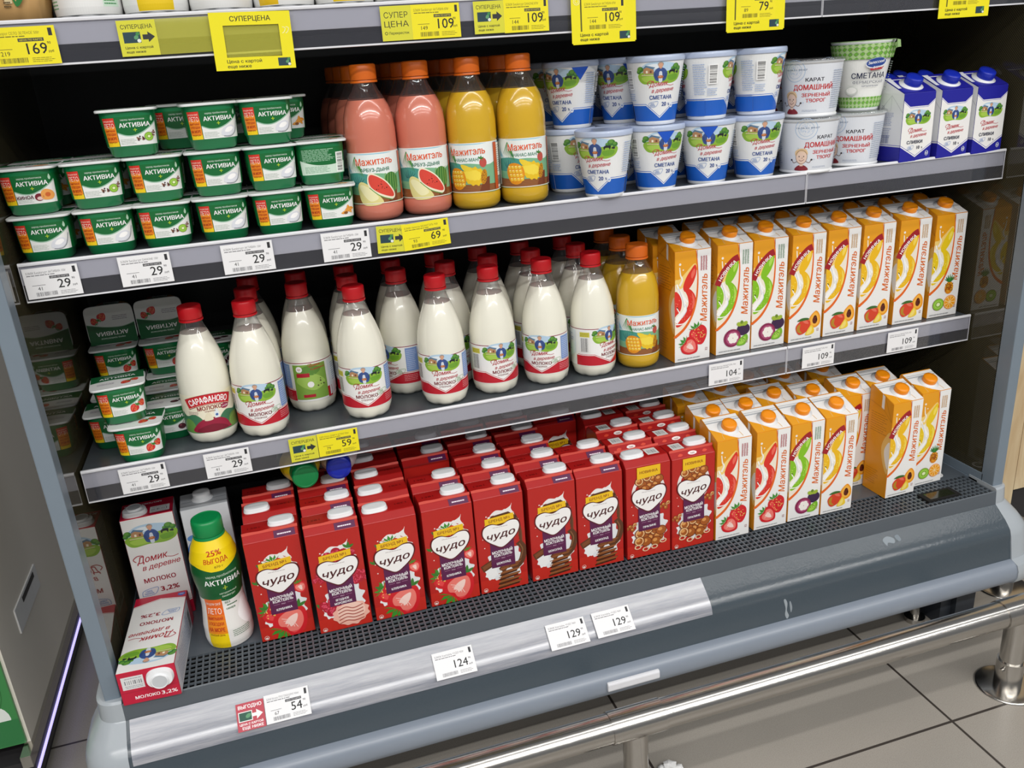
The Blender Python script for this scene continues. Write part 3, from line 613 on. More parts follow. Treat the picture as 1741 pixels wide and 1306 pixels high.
# drinking-yogurt bottle with a waist
DRINKP = [(.034, 0), (.0385, .003), (.0412, .014), (.0408, .040), (.0375, .066), (.0352, .086), (.0362, .106), (.0398, .130), (.0412, .150), (.0395, .172), (.034, .192), (.0262, .208), (.0225, .216), (.0222, .222)]
def drink_proto():
    rf = prof_r(DRINKP); mb = MB(); mb.lathe(DRINKP, 56, 0)
    A = Art(); W2 = 141.4
    A.rect(-W2, 2, W2, 110, '#eceae6'); A.rect(-W2, 100, W2, 176, '#0f5a2c'); A.blob([(-30,112),(0,96),(40,98),(64,112),(64,130),(-30,130)], '#0f5a2c')
    for s_ in (0,): A.poly([(-W2, 172), (-40, 168), (-10, 158), (10, 157), (34, 166), (60, 178), (W2, 178), (W2, 212), (-W2, 212)], '#f4d512')
    A.rect(-40, 66, -4, 101, '#ea6a22'); A.rect(-40, 34, -4, 66, '#f08f1c'); A.rect(-40, 2, -4, 34, '#f4d512'); A.rect(-40, 60, -4, 70, '#ec7c20'); A.blob([(20,60),(40,90),(60,76),(66,40),(40,34)], '#ffffff')
    A.txt('25%', 0, 190, 9.5, '#c03010', wd=27, bold=.03); A.txt('ВЫГОДА', 1, 177, 8, '#c03010', wd=42, bold=.03); A.txt('870 г', 4, 166, 4, '#8a6a10', wd=15)
    A.txt('заряд пробиотиков', 6, 149, 4.6, '#dcecd8', wd=54, bold=.0); A.txt('АКТИВИА', 7, 136, 10, '#ffffff', wd=66, bold=.024); A.rect(6.2, 118, 7.8, 127, '#b6c832'); A.rect(3, 121.5, 11, 123, '#b6c832'); A.txt('натуральный', 12, 112, 3.8, '#cfe2cc', wd=33); A.txt('биойогурт', 12, 105.5, 3.6, '#cfe2cc', wd=26)
    A.txt('ПРОДЛИ СВОЁ', -22, 92, 4.4, '#fbe8d8', wd=30); A.txt('ЛЕТО', -22, 78, 11, '#fdf3e8', wd=28, bold=.004); A.txt('ВЫИГРЫВАЙ', -22, 64, 5, '#c0391c', wd=28); A.txt('3 ПОЕЗДКИ', -22, 54, 6, '#c0391c', wd=28); A.txt('НА МОРЕ', -22, 43, 7.4, '#c0391c', wd=29, bold=.03); A.txt('КАЖДЫЙ ДЕНЬ', -22, 32, 3, '#a8541c', wd=26)
    A.txt('БЕЗ', 6, 92, 4, '#3a6a44'); A.txt('сахара', 10, 80, 4, '#3a6a44', wd=17); A.lines(4, 84, 26, 88, 1, '#3a6a44'); A.lines(4, 24, 38, 38, 4, '#6f8a72', .35)
    lm = MB(); A.into(lm, S_rev(rf, .0405), 0, base=.0004, du=3, dv=4, box=(-127, 2, 127, 212))
    cm = MB(); cm.lathe([(.0245, .214), (.0255, .216), (.0255, .236), (.0245, .2405), (.0205, .243), (.0195, .242)], 64, 0, lambda t, z: 1-.015*(math.cos(32*t) > 0) if .217 < z < .235 else 1); cm.lathe([(.0262, .209), (.0265, .211), (.0255, .2135)], 40, 0)
    return [('bottle', mb.mesh('drink_bottle_body', ['white']), None, []), ('cap', cm.mesh('drink_bottle_cap', ['gcap']), 'ribbed green cap', []), ('label', lm.mesh('drink_bottle_label', ['print']), 'shrink sleeve', [])]

# ---------------------------------------------------------------- tubs
SOUR = [(.0325, 0), (.0350, .0015), (.0353, .006), (.0508, .108), (.0514, .112)]
def sour_proto(tab):
    rf = prof_r(SOUR); mb = MB(); mb.lathe(SOUR, 56, 0)
    A = Art(); W2 = 141.4; B = '#1f62c4'
    A.rect(-W2, 7, W2, 108, '#edeff0')
    for c_ in (0, 141.4, -141.4):
        for s_ in (1, -1):
            A.poly([(c_, 7), (c_, 12), (c_+s_*28, 34), (c_+s_*70.7, 34), (c_+s_*70.7, 7)], B); A.line([(c_, 14.5), (c_+s_*28, 36.5), (c_+s_*70.7, 36.5)], 1, B)
        village(A, c_, 88, .80); village_logo(A, c_+1, 65.5, .62, '#c0404c'); A.txt('СМЕТАНА', c_+2, 47.5, 6.6, '#274a92', wd=43, bold=.035); A.txt('20', c_+8, 36, 7, '#274a92', bold=.035); A.txt('%', c_+18, 35.3, 4.2, '#274a92'); badge100(A, c_-14, 35.5, .62); A.ell(c_+24, 33, 3.6, 4, '#eaf0fa'); A.txt('М', c_+24, 33, 3, B)
    for c_ in (70.7, -70.7):
        A.lines(c_-20, 44, c_+4, 98, 14, '#9db2d6', .35, 6); A.rect(c_+6, 62, c_+22, 96, '#f6f7f7'); A.barcode(c_+8, 64, c_+20, 94, n=18, vert=True); A.lines(c_+4, 42, c_+24, 56, 4, '#9db2d6', .35, 7)
    lm = MB(); A.into(lm, S_rev(rf, .045), 0, base=.0003, du=4)
    ld = MB(); ld.lathe([(.0516, .107), (.0522, .107), (.0527, .1085), (.0527, .1135), (.0520, .1165), (.0505, .1175), (.0490, .1165)], 56, 0)
    P = [('tub', mb.mesh('tub_body', ['white']), None, []), ('label', lm.mesh('tub_label', ['print']), 'printed wrap', []), ('lid', ld.mesh('tub_lid', ['frost']), 'frosted overcap', [])]
    if tab is not None:
        tm = MB(); V = []
        for i in range(9):
            u = (i-4)/4; V.append([( (rf(.106-h*(1-abs(u))*.022)+.0012)*math.sin(tab+u*.32), -(rf(.106-h*(1-abs(u))*.022)+.0012)*math.cos(tab+u*.32), .1065-h*(1-abs(u))*.022) for h in (0, .5, 1)])
        for a, b in zip(V, V[1:]): tm.add(a+b, [(0,1,4,3), (1,2,5,4)])
        P.append(('foil_tab', tm.mesh('tub_tab', ['blue']), 'blue foil pull tab', []))
    return P
def curd_proto():
    prof = [(.047, 0), (.0500, .001), (.0500, .004), (.0485, .0055), (.0570, .097), (.0598, .098), (.0598, .100)]
    rf = prof_r([p for p in prof if .005 < p[1] < .0975]); mb = MB(); mb.lathe(prof, 56, 0)
    A = Art(); W2 = 166.5; A.rect(-W2, 7, W2, 95, '#dfe3ea')
    for c_ in (0, W2, -W2):
        A.ring(c_-15, 84, 20, 1.2, '#a9bfda'); A.ring(c_-15, 84, 14, .8, '#a9bfda'); A.dots(c_-15, 84, 12, 10, 50, .9, '#bccce2', 3); A.txt('16.06.21 09:07', c_-12, 86, 3, '#5f748f', wd=40)
        A.txt('КАРАТ', c_+22, 68, 6.4, '#2c2a34', wd=33, bold=.035); A.txt('ДОМАШНИЙ', c_+20, 54.5, 9.2, '#c23a3e', wd=74, bold=.045); A.txt('ЗЕРНЕНЫЙ', c_+26, 40.5, 6.4, '#c23a3e', wd=54, bold=.04); A.txt('ТВОРОГ', c_+26, 30.5, 6.4, '#c23a3e', wd=38, bold=.04); A.lines(c_, 10, c_+30, 14, 2, '#9aa6bc', .3)
        # simple line drawing of a smiling child with plaits
        A.push(c_-22, 21, 1.08); A.blob([(-12,-13),(-6,-5),(6,-5),(12,-13)], '#8a2a34'); A.rect(-3, -6, 3, 2, '#eed0bc'); A.ell(0, 10, 10, 12, '#eed0bc'); A.blob([(-10,12),(-11,20),(-2,25),(8,23),(11,14),(4,19),(-4,19)], '#e6c596'); A.ring(0, 10, 10.4, .7, '#7a5a4a', ry=12.4); A.ell(-4, 11, .9, 1.2, '#3a2a2a'); A.ell(4, 11, .9, 1.2, '#3a2a2a'); A.curve([(-4,5),(0,3),(5,6)], .8, '#7a3a34'); A.curve([(1,10),(2,8),(0,7.4)], .6, '#8a5a4a')
        for s_ in (1, -1): A.curve([(s_*8,2),(s_*14,0),(s_*17,4)], 1, '#7a5a4a'); A.ell(s_*18, 5, 1.8, 1.6, '#3a3438')
        A.pop(); A.dots(c_+10, 50, 40, 36, 9, 1.5, '#c4d0e2', 9)
    for c_ in (80, -80): A.lines(c_-24, 14, c_+16, 84, 18, '#a3afc4', .32, 5)
    lm = MB(); A.into(lm, S_rev(rf, .053), 0, base=.0003, du=4)
    ld = MB(); ld.lathe([(.0600, .0985), (.0608, .100), (.0608, .1035), (.0590, .1046), (.0570, .1040), (.0550, .1046)], 56, 0)
    return [('tub', mb.mesh('curd_tub_body', ['white']), None, []), ('label', lm.mesh('curd_tub_label', ['print']), 'printed wrap', []), ('lid', ld.mesh('curd_tub_lid', ['pet']), 'clear overcap', [])]
def gingham_proto():
    prof = [(.032, 0), (.0355, .001), (.0360, .005), (.0575, .124), (.0592, .1255), (.0592, .128)]; rf = prof_r(prof); mb = MB(); mb.lathe(prof, 56, 0)
    A = Art(); W2 = 150.8; A.rect(-W2, 6, W2, 123, '#f2f3f0')
    for lo, hi in ((6, 26), (96, 123)):
        A.rect(-W2, lo, W2, hi, '#e3efd4'); q = 9.425; n_ = 16
        for i in range(-n_*2, n_*2):
            for j in range(-1, 4):
                x, y = i*q, lo+j*q
                for dx, dy, cc in ((0, 0, '#6fae3c'), (q/2, q/2, '#b4d690')):
                    X, Y = x+dx, y+dy; P = [(X, max(lo, min(hi, Y-q/2+.6))), (min(W2, X+q/2-.6), max(lo, min(hi, Y))), (X, max(lo, min(hi, Y+q/2-.6))), (max(-W2, X-q/2+.6), max(lo, min(hi, Y)))]
                    if Y-q/2 < hi and Y+q/2 > lo and abs(X) < W2-5: A.tris([[P[0], P[1], P[2]], [P[0], P[2], P[3]]], cc)
    for c_ in (0, ):
        A.push(c_+24, 88, 1, .12); A.ell(0, 0, 18, 10, '#e8ecf4'); A.ell(0, 1, 17, 8.6, '#2a4a98'); A.poly([(-12,-8),(14,-8),(10,-13),(-10,-12)], '#b8303c'); A.txt('Залесский', 0, 2, 5, '#ffffff', wd=28, shear=.2); A.txt('фермер', 3, -7, 4.2, '#ffffff', wd=18, shear=.2); A.pop()
        A.txt('СМЕТАНА', c_+14, 66, 10, '#1f2a4a', wd=60, bold=.025); A.txt('ФЕРМЕРСКАЯ', c_+14, 54, 5, '#3a4460', wd=56, bold=.0); A.txt('натуральная', c_+18, 47, 3, '#5a647c', wd=32, shear=.3); A.ell(c_-16, 38, 12, 8, '#cdd2cc'); A.ell(c_-16, 39, 10, 6, '#f4f4f0')
    A.lines(60, 34, 96, 90, 14, '#a9b4a8', .33); A.lines(-110, 34, -60, 90, 14, '#a9b4a8', .33)
    lm = MB(); A.into(lm, S_rev(rf, .048), 0, base=.0003, du=4)
    ld = MB(); ld.lathe([(.0596, .128), (.0602, .1284), (.0596, .1292)], 56, 0); ld.add([(.050,-.026,.1288), (.060,-.040,.1285), (.066,-.030,.127), (.068,-.026,.114), (.058,-.034,.112), (.057,-.018,.1288), (.062,-.040,.114)], [(0,1,2,5), (1,6,3,2), (1,4,6)])
    return [('tub', mb.mesh('gingham_tub_body', ['white']), None, []), ('label', lm.mesh('gingham_tub_label', ['print']), 'printed wrap', []), ('lid', ld.mesh('gingham_tub_lid', [mat('pale_green_foil', '#a9cc8c', .35)]), 'pale green foil lid with pull tab', [])]

# ---------------------------------------------------------------- cartons
def cap_mesh(nm, r, h, capm, pos, tilt, base='white', br=1.45):
    mb = MB(); n = 48
    mb.lathe([(r*br, 0), (r*br, .0012), (r*1.1, .003), (r*1.05, .0045)], 40, 1)
    mb.lathe([(r*.97, .004), (r, .005), (r, h-.002), (r*.94, h), (r*.5, h+.0003)], n, 0, lambda t, z: 1-.02*(math.cos(24*t) > 0) if .0055 < z < h-.0025 else 1)
    mb.xf(Matrix.Translation(pos) @ Matrix.Rotation(tilt, 4, 'X')); return mb.mesh(nm, [capm, base])
def wedge(w_, d, hf, hb, matn, bev=.0016):
    mb = MB(); mb.prism([(-d/2, 0), (-d/2, hf), (d/2-.004, hb), (d/2, hb-.004), (d/2, 0)], -w_/2, w_/2, 0); return mb.mesh('carton_shell', [matn], bev)
JW, JD, JF, JB = .0815, .074, .234, .260
FL = {'straw': ('#dc3226', '#ee6a58'), 'mangosteen': ('#86c222', '#b2dc5a'), 'papaya': ('#f0bc1c', '#f6d95a'), 'tropic': ('#ecca1e', '#f7e25c')}
def juice_front(kind, new):
    A = Art(); c1, c2 = FL[kind]
    A.rect(-40.1, 1, 40.1, 233, '#f1f0ee')
    arc = spline([(6,236),(9.5,205),(11,170),(8,130),(-2,97),(-19,72),(-42,55)], 8, False); inner = [(max(-40.1, x), min(233, y)) for x, y in arc[::-1]]
    A.poly([(-40.1, 233)]+inner, '#e9a01f')
    A.poly([(-40.1, 168)]+[q for q in inner if q[1] < 196]+[(2, 192), (-10, 172), (-26, 160)], '#f3ead8'); A.blob([(-40,176),(-30,178),(-16,190),(2,206),(8,200),(2,184),(-14,166),(-34,156)], '#f6d27a')
    A.blob([(5,204),(8,190),(3,172),(-6,158),(-17,150),(-22,160),(-16,178),(-5,194)], c1); A.blob([(-20,158),(-6,154),(5,140),(7,122),(0,102),(-14,88),(-30,78),(-38,80),(-34,94),(-20,108),(-10,122),(-12,140)], c1); A.blob([(-41,150),(-32,148),(-25,132),(-27,114),(-36,104),(-41,104)], c1)
    A.dots(-2, 122, 7, 20, 20, 1.5, c2, 4); A.dots(-34, 126, 5, 16, 12, 1.5, c2, 6); A.dots(-20, 96, 9, 8, 12, 1.4, c2, 7); A.blob([(-4,186),(3,196),(5,188),(-2,176)], c2); A.blob([(-2,146),(4,134),(4,120),(-2,112),(0,128)], c2)
    A.curve([(-36,168),(-30,152),(-20,130),(-17,114),(-27,100),(-38,88)], 8, '#fbfaf7', 8, (.4, 1.2)); A.curve([(-28,158),(-20,140),(-12,128)], 4.5, '#fbfaf7', 6, (.3, 1)); A.curve([(-33,160),(-24,138),(-19,118)], 1.1, '#b4bcc8'); A.curve([(-16,124),(-14,110),(-24,96)], 1.3, '#c2c8d2'); A.curve([(-36,118),(-30,106),(-38,96)], 2, '#fbfaf7'); A.curve([(-38,84),(-20,84),(-4,98)], 2.6, '#fbfaf7', 6, (1, .3))
    A.curve([(-30,202),(-28,186),(-24,176),(-30,164)], 5, '#f4efe2', 6, (.4, 1)); A.ell(-29, 208, 2.6, 2.6, '#f4efe2'); A.ell(-22, 196, 1.5, 1.5, '#f4efe2')
    A.line([(max(-39.9, x), min(232, y)) for x, y in arc], 4.4, '#e66a1e', (.35, 1.5)); A.rect(8.5, 216, 9.4, 233, '#8a4a1c')
    if new:
        P = spline([(-40,152),(-27,178),(-5,200),(8,206)], 8, False); A.line(P, 14, '#a21c26'); A.push(-19, 182.5, 1, .80); A.txt('НОВИНКА', 0, 0, 7, '#ffffff', wd=52, bold=.03, arc=110); A.pop()
    A.txt('Мажитэль', 25, 132, 15.5, '#dd6a1e', wd=100, bold=.016, shear=.22, rot=PI/2); A.ell(29, 87, .8, .8, '#dd6a1e')
    for i in range(3): A.lines(17+i*5.4, 190, 21+i*5.4, 220, 12, {'straw': '#b0505a', 'mangosteen': '#7a9a80'}.get(kind, '#c9a06c'), .7, i)
    if kind == 'straw': strawberry(A, 14, 54, 3.7, .35); strawberry(A, -6, 32, 3.5, .9, True)
    elif kind == 'mangosteen': mangosteen(A, 6, 38, 2.9)
    elif kind == 'papaya': mango_papaya(A, 4, 38, 2.7)
    else: pineapple(A, 12, 72, 2.9); kiwi(A, -13, 30, 3.1); citrus(A, 18, 32, 3.3)
    A.lines(-34, 5, 20, 9, 1, '#a8a8a8', .5); A.txt('E2', 32, 22, 5, '#b58a8a', rot=PI/2)
    return A
def juice_proto(kind, new):
    A = juice_front(kind, new); L = Art(); O = '#e39618'
    L.poly([(-36.4,1),(36.4,1),(36.4,232),(8,246),(-34,257),(-36.4,254)], O); L.lines(-28, 150, 24, 200, 9, '#b87412', .3, 5); L.lines(-30, 20, 10, 60, 7, '#c9841a', .4, 8); L.blob([(37,66),(20,84),(12,120),(22,150),(37,160)], '#efc06a'); L.blob([(37,76),(26,92),(22,120),(37,140)], '#f2ede6')
    L.poly([(2,247),(10,244),(10,212),(2,214)], '#f0efec'); L.line([(36,190),(6,214),(-34,222)], .8, '#b8761a'); L.line([(36,190),(10,244)], .8, '#b8761a')
    T = Art(); s_ = math.hypot(JD, JB-JF)*1000
    T.rect(-39.9, 0, 39.9, s_-4, '#f2f1ef'); T.poly([(-39.9,0),(10,0),(-6,10),(-22,26),(-39.9,40)], '#e8a01e'); T.poly([(-39.9,s_-22),(39.9,s_-22),(39.9,s_-18),(-39.9,s_-18)], '#b8bcc0'); T.rect(-39.9, s_-15, 39.9, s_-13, '#b8bcc0'); T.curve([(-22,4),(-18,22),(0,32),(18,22),(22,4)], 1.6, '#d8b070')
    ang = math.atan2(JB-JF, JD); ym = lambda t: JF+(JB-JF)*t
    def S_sl(u, v, o): t = v/(s_*.001); y = -JD/2+t*(JD-.004); return (u, y, ym(t)+.0003+o)
    R = Art(); R.poly([(-36.4,1),(36.4,1),(36.4,254),(34,257),(-8,246),(-36.4,232)], '#f0efed'); R.lines(-30, 40, 30, 200, 26, '#b9b4ae', .3, 11); R.barcode(-20, 12, 16, 34)
    mb = MB(); A.into(mb, S_front(JD)); L.into(mb, S_left(JW)); R.into(mb, S_right(JW)); T.into(mb, S_sl)
    cp = cap_mesh('juice_carton_cap', .0158, .016, 'ocap2', (.002, -.006, JF+.0115), ang+.05)
    return [('carton', wedge(JW, JD, JF, JB, 'orange'), None, []), ('printed_faces', mb.mesh('juice_carton_print', ['print']), 'printed paperboard faces', []), ('cap', cp, 'orange screw cap', [])]
CW, CD, CF, CB = .0765, .066, .132, .160
def cream_proto():
    A = Art(); N = '#24249a'
    A.rect(-38, 1, 38, 131, '#f1f0ee'); A.poly([(-38,1),(-38,30),(0,8),(38,30),(38,1)], N); A.line([(-38,33),(0,11),(38,33)], 1, '#3a3ab0'); A.poly([(-38,131),(-38,118),(-22,106),(22,106),(38,118),(38,131)], N); A.line([(-38,116),(-22,104),(22,104),(38,116)], .8, '#5a5ac0')
    village(A, 0, 85, .62); village_logo(A, 0, 56, .58, '#c23a44'); A.txt('СЛИВКИ', -4, 38, 6.2, '#252a44', wd=38, bold=.035); A.txt('10', 6, 27, 6.4, '#252a44', bold=.035); A.txt('%', 15, 26, 3.6, '#252a44'); badge100(A, -14, 27, .5); A.ring(28, 14, 4, .7, '#dfe4f4', ry=5); A.txt('М', 28, 14, 5, '#dfe4f4')
    L = Art(); L.rect(-32.5, 1, 32.5, 131, '#e9eaec'); L.rect(-32.5, 1, 32.5, 30, N); L.line([(-32.5, 33), (32.5, 33)], 1, '#3a3ab0'); L.lines(-26, 70, 10, 96, 9, '#9aa4c4', .4, 3); L.lines(-26, 46, 6, 66, 6, '#9aa4c4', .4, 4); L.barcode(-24, 36, 0, 52, '#6f7aa4'); L.line([(32,96),(0,128),(-32,96)], .7, '#b4b6bc'); L.line([(0,128),(0,98)], .7, '#c4c6ca'); L.txt('25', -22, 106, 6, '#9a9ca4')
    L.poly([(-32.5,131),(32.5,131),(-29,158)], '#e9eaec')
    s_ = math.hypot(CD, CB-CF)*1000; T = Art(); T.rect(-38, 0, 38, s_-3, N); T.line([(-36, s_-12), (36, s_-12)], 3, '#e8e9f0'); T.poly([(-38,s_*.3),(-30,s_*.3),(-24,s_-3),(-38,s_-3)], '#e4e6ee'); T.ell(0, s_*.42, 24, 22, '#f2f3f5')
    ym = lambda t: CF+(CB-CF)*t
    def S_sl(u, v, o): t = v/(s_*.001); return (u, -CD/2+t*(CD-.004), ym(t)+.0002+o)
    mb = MB(); A.into(mb, S_front(CD)); L.into(mb, S_left(CW)); L.into(mb, lambda u, v, o: (CW/2+o, -u, v)); T.into(mb, S_sl)
    return [('carton', wedge(CW, CD, CF, CB, 'navy'), None, []), ('printed_faces', mb.mesh('cream_carton_print', ['print']), 'printed paperboard faces', []), ('cap', cap_mesh('cream_carton_cap', .0168, .019, 'royal', (0, -.006, CF+.0122), math.atan2(CB-CF, CD)+.1), 'royal blue screw cap', [])]
def flip_cap(x, y, z):
    mb = MB(); R0 = [(px*1000, py*1000) for px, py in sup(.0230, .0145, 3.0, 40)]
    def ring(s_, zz, dx=0): return [(x+px*.001*s_+dx, y+py*.001*s_, zz) for px, py in R0]
    mb.loft([ring(1.06, z), ring(1.06, z+.002), ring(.98, z+.003), ring(1.0, z+.0072), ring(.95, z+.0082), ring(.6, z+.0080)], 0, True); return mb.mesh('flip_cap', ['white'])
HW, HD, HF, HT = .0995, .070, .212, .2235
def shake_face(kind):
    A = Art(); A.rect(-49, 1, 49, 211, '#b8231d'); A.rect(-49, 1, 49, 30, '#c42c20')
    A.splash(2, 144, 33, 34, '#ece8e6', 12, .16, 5); A.splash(2, 140, 26, 26, '#b8231d', 10, .1, 3); A.splash(4, 62, 34, 40, '#e6e8ea', 13, .22, 8); A.splash(-26, 46, 12, 16, '#f1f1f1', 8, .3, 4); A.dots(0, 110, 44, 84, 14, 1.3, '#f0e4e2', 6)
    A.blob([(-20,172),(-8,182),(8,180),(22,186),(26,192),(24,180),(30,166),(12,176),(-6,174)], '#efe9e6')
    if kind != 'nut': A.push(0, -15)
    if kind == 'straw':
        strawberry(A, -2, 168, 3.4, .2); leaves(A, -26, 172, 2.6, 3, '#4a6a3a'); leaves(A, -40, 140, 2.2, 3); strawberry(A, 36, 116, 2.2, .3, True); strawberry(A, -14, 72, 4.4, 1.0); leaves(A, -36, 84, 2.2, 3); strawberry(A, 10, 49, 5.8, 2.4, True); leaves(A, 26, 76, 3.4, 4); 
    elif kind == 'berry':
        A.blob([(-30,150),(-26,178),(-6,192),(8,186),(-10,172),(-20,150)], '#d9dbe0'); raspberries(A, 6, 172, 4.2, 11, 3); raspberries(A, -34, 134, 2.4, 7, 9); raspberries(A, 38, 124, 3, 8, 5); leaves(A, 24, 188, 2.6, 3); leaves(A, -38, 70, 3.2, 3); raspberries(A, -14, 70, 4, 10, 6); scoop(A, 12, 48, 4.4)
    elif kind == 'choc':
        A.poly([(-32,166),(-18,186),(18,190),(34,176),(30,160)], '#54301c'); A.poly([(-24,166),(-12,180),(14,184),(22,170)], '#7a4a2c')
        for i in range(5): A.curve([(30+i*2,184-i*5),(38+i,160-i*6),(36+i,130-i*8)], 2.2, '#4a2816' if i % 2 else '#70442a')
        A.curve([(34,118),(44,100),(38,74),(20,58)], 13, '#5a341c'); A.curve([(36,114),(42,98),(36,78)], 2, '#8a5c38'); choc(A, -14, 78, 3.6); choc(A, 10, 46, 4.2, True)
    else:
        A.splash(0, 150, 36, 44, '#b8231d', 10, .02, 3); A.ring(0, 150, 38, 7, '#efe6e2', ry=44); nuts(A, 2, 172, 4.2, 11, 2); nuts(A, 38, 112, 2, 5, 3); nuts(A, -38, 76, 2, 5, 4); nuts(A, 4, 50, 5, 13, 5)
        for px, py, a in ((-26,26,.5),(-8,18,-.2),(12,20,.4),(32,30,1)): A.ring(px, py, 8, 3, '#ecc9a2', 16, ry=5.4)
    if kind != 'nut': A.pop()
    D_ = -9 if kind == 'nut' else -17
    A.push(0, D_)
    A.rect(-24, 72, 25, 132, '#5b1c4a'); A.txt('МОЛОЧНЫЙ', 0, 107, 6.2, '#ffffff', wd=42, bold=.03, rot=.05); A.txt('КОКТЕЙЛЬ', 1, 99.5, 6.2, '#ffffff', wd=37, bold=.03, rot=.05); A.line([(-17,91.5),(-6,92)], .6, '#b98aa8'); A.line([(8,92.6),(19,93)], .6, '#b98aa8'); A.txt('вкус', 1, 92, 2.6, '#d8b8cc')
    if kind == 'berry': A.txt('ЯГОДНОЕ', 0, 84.5, 4.6, '#ffffff', wd=25, bold=.03, rot=.05); A.txt('МОРОЖЕНОЕ', 1, 77, 4.6, '#ffffff', wd=33, bold=.03, rot=.05)
    else: A.txt({'straw': 'КЛУБНИКА', 'choc': 'ШОКОЛАД', 'nut': 'ПРАЛИНЕ'}[kind], 1, 81, 4.8, '#ffffff', wd=29, bold=.03, rot=.05)
    if kind == 'nut': A.poly([(-26,193),(26,197),(26,220),(-26,220)], '#efc01e'); A.txt('НОВИНКА', 0, 208, 6, '#8a3a14', wd=40, bold=.03)
    else: A.poly([(-31,167),(28,171),(28,188),(-31,184)], '#efc01e'); A.txt('БРЕНД №1', -2, 178.5, 6, '#8a3a14', wd=42, bold=.02, rot=.06)
    heart = [(0,112),(-14,119),(-30,132),(-37,146),(-33,160),(-18,165),(0,160),(18,167),(33,165),(38,152),(31,135),(15,120)]
    A.push(0, 5); A.blob([(x*1.07, 141+(y-141)*1.09) for x, y in heart], '#5a1216'); A.blob([(x*1.0, 141+(y-141)*1.0) for x, y in heart], '#f6f4f2'); A.txt('чудо', 0, 141, 15, '#4a1418', wd=58, bold=.022, shear=.28, rot=.09); A.lines(-16, 156, 16, 159, 1, '#c9c2c2', .5); A.pop()
    A.pop()
    A.ring(-40, 8, 4.4, .8, '#f0d8d0'); A.ell(-40, 7, 2.6, 2, '#f0d8d0')
    return A
_sf = {}
def shake_proto(kind):
    A = shake_face(kind); mb = MB(); A.into(mb, S_front(HD), box=(-49.2, 1, 49.2, 211.4)); A.into(mb, lambda u, v, o: (-u, HD/2+o, v), box=(-49.2, 1, 49.2, 211.4))
    sh = MB(); sh.prism([(-HD/2, 0), (-HD/2, HF), (-HD/2+.014, HT), (HD/2-.014, HT), (HD/2, HF), (HD/2, 0)], -HW/2, HW/2); shell = sh.mesh('shake_carton_shell', ['red'], .0014)
    # seam ridge along the front edge of the top
    sm = MB(); n = 16
    for i in range(n):
        x0, x1 = -HW/2+HW*i/n, -HW/2+HW*(i+1)/n; z0, z1 = [.0012*math.sin(q*.9)*.5 for q in (i, i+1)]
        y = -HD/2+.0135
        sm.add([(x0, y-.0015, HT-.001), (x1, y-.0015, HT-.001), (x1, y-.0005, HT+.004+z1), (x0, y-.0005, HT+.004+z0), (x0, y+.0012, HT-.001), (x1, y+.0012, HT-.001)], [(0,1,2,3), (3,2,5,4)], 0)
    def S_lip(u, v, o): t = v/.016; return (u, -HD/2+.013*t-o*.6, HF+.0112*t+o+.0002)
    if kind == 'nut':
        D = Art(); D.ell(0, 8, 10, 4, '#f4e8e4'); D.txt('чудо', 0, 8, 3.4, '#6a1a1c', shear=.25); D.blob([(-34,6),(-28,10),(-22,7),(-28,4)], '#d8442c'); D.blob([(34,8),(28,11),(22,7),(28,5)], '#d8442c'); D.into(mb, S_lip)
        D = Art(); D.rect(-36, -14, -10, 14, '#e6e4e0'); D.barcode(-32, -6, -14, 8, '#8a8c90', 9); D.into(mb, S_top(HT))
    else:
        D = Art(); D.rect(6, 1, 44, 14, '#5b1c4a'); D.lines(12, 5, 38, 9, 1, '#e6d8e2', .6); D.into(mb, S_lip)
        D = Art(); D.txt('1381', -28, 0, 6, '#7c1414', wd=22); D.into(mb, S_top(HT))
    return [('carton', shell, None, []), ('printed_faces', mb.mesh('shake_carton_print', ['print']), 'printed paperboard faces', []), ('seam', sm.mesh('shake_carton_seam', [M['seam']]), None, []), ('cap', flip_cap(.022, .004, HT), 'white flip cap', [])]
M['seam'] = mat('carton_seam', '#d8564a', .35)
BW, BD, BH = .0955, .066, .230
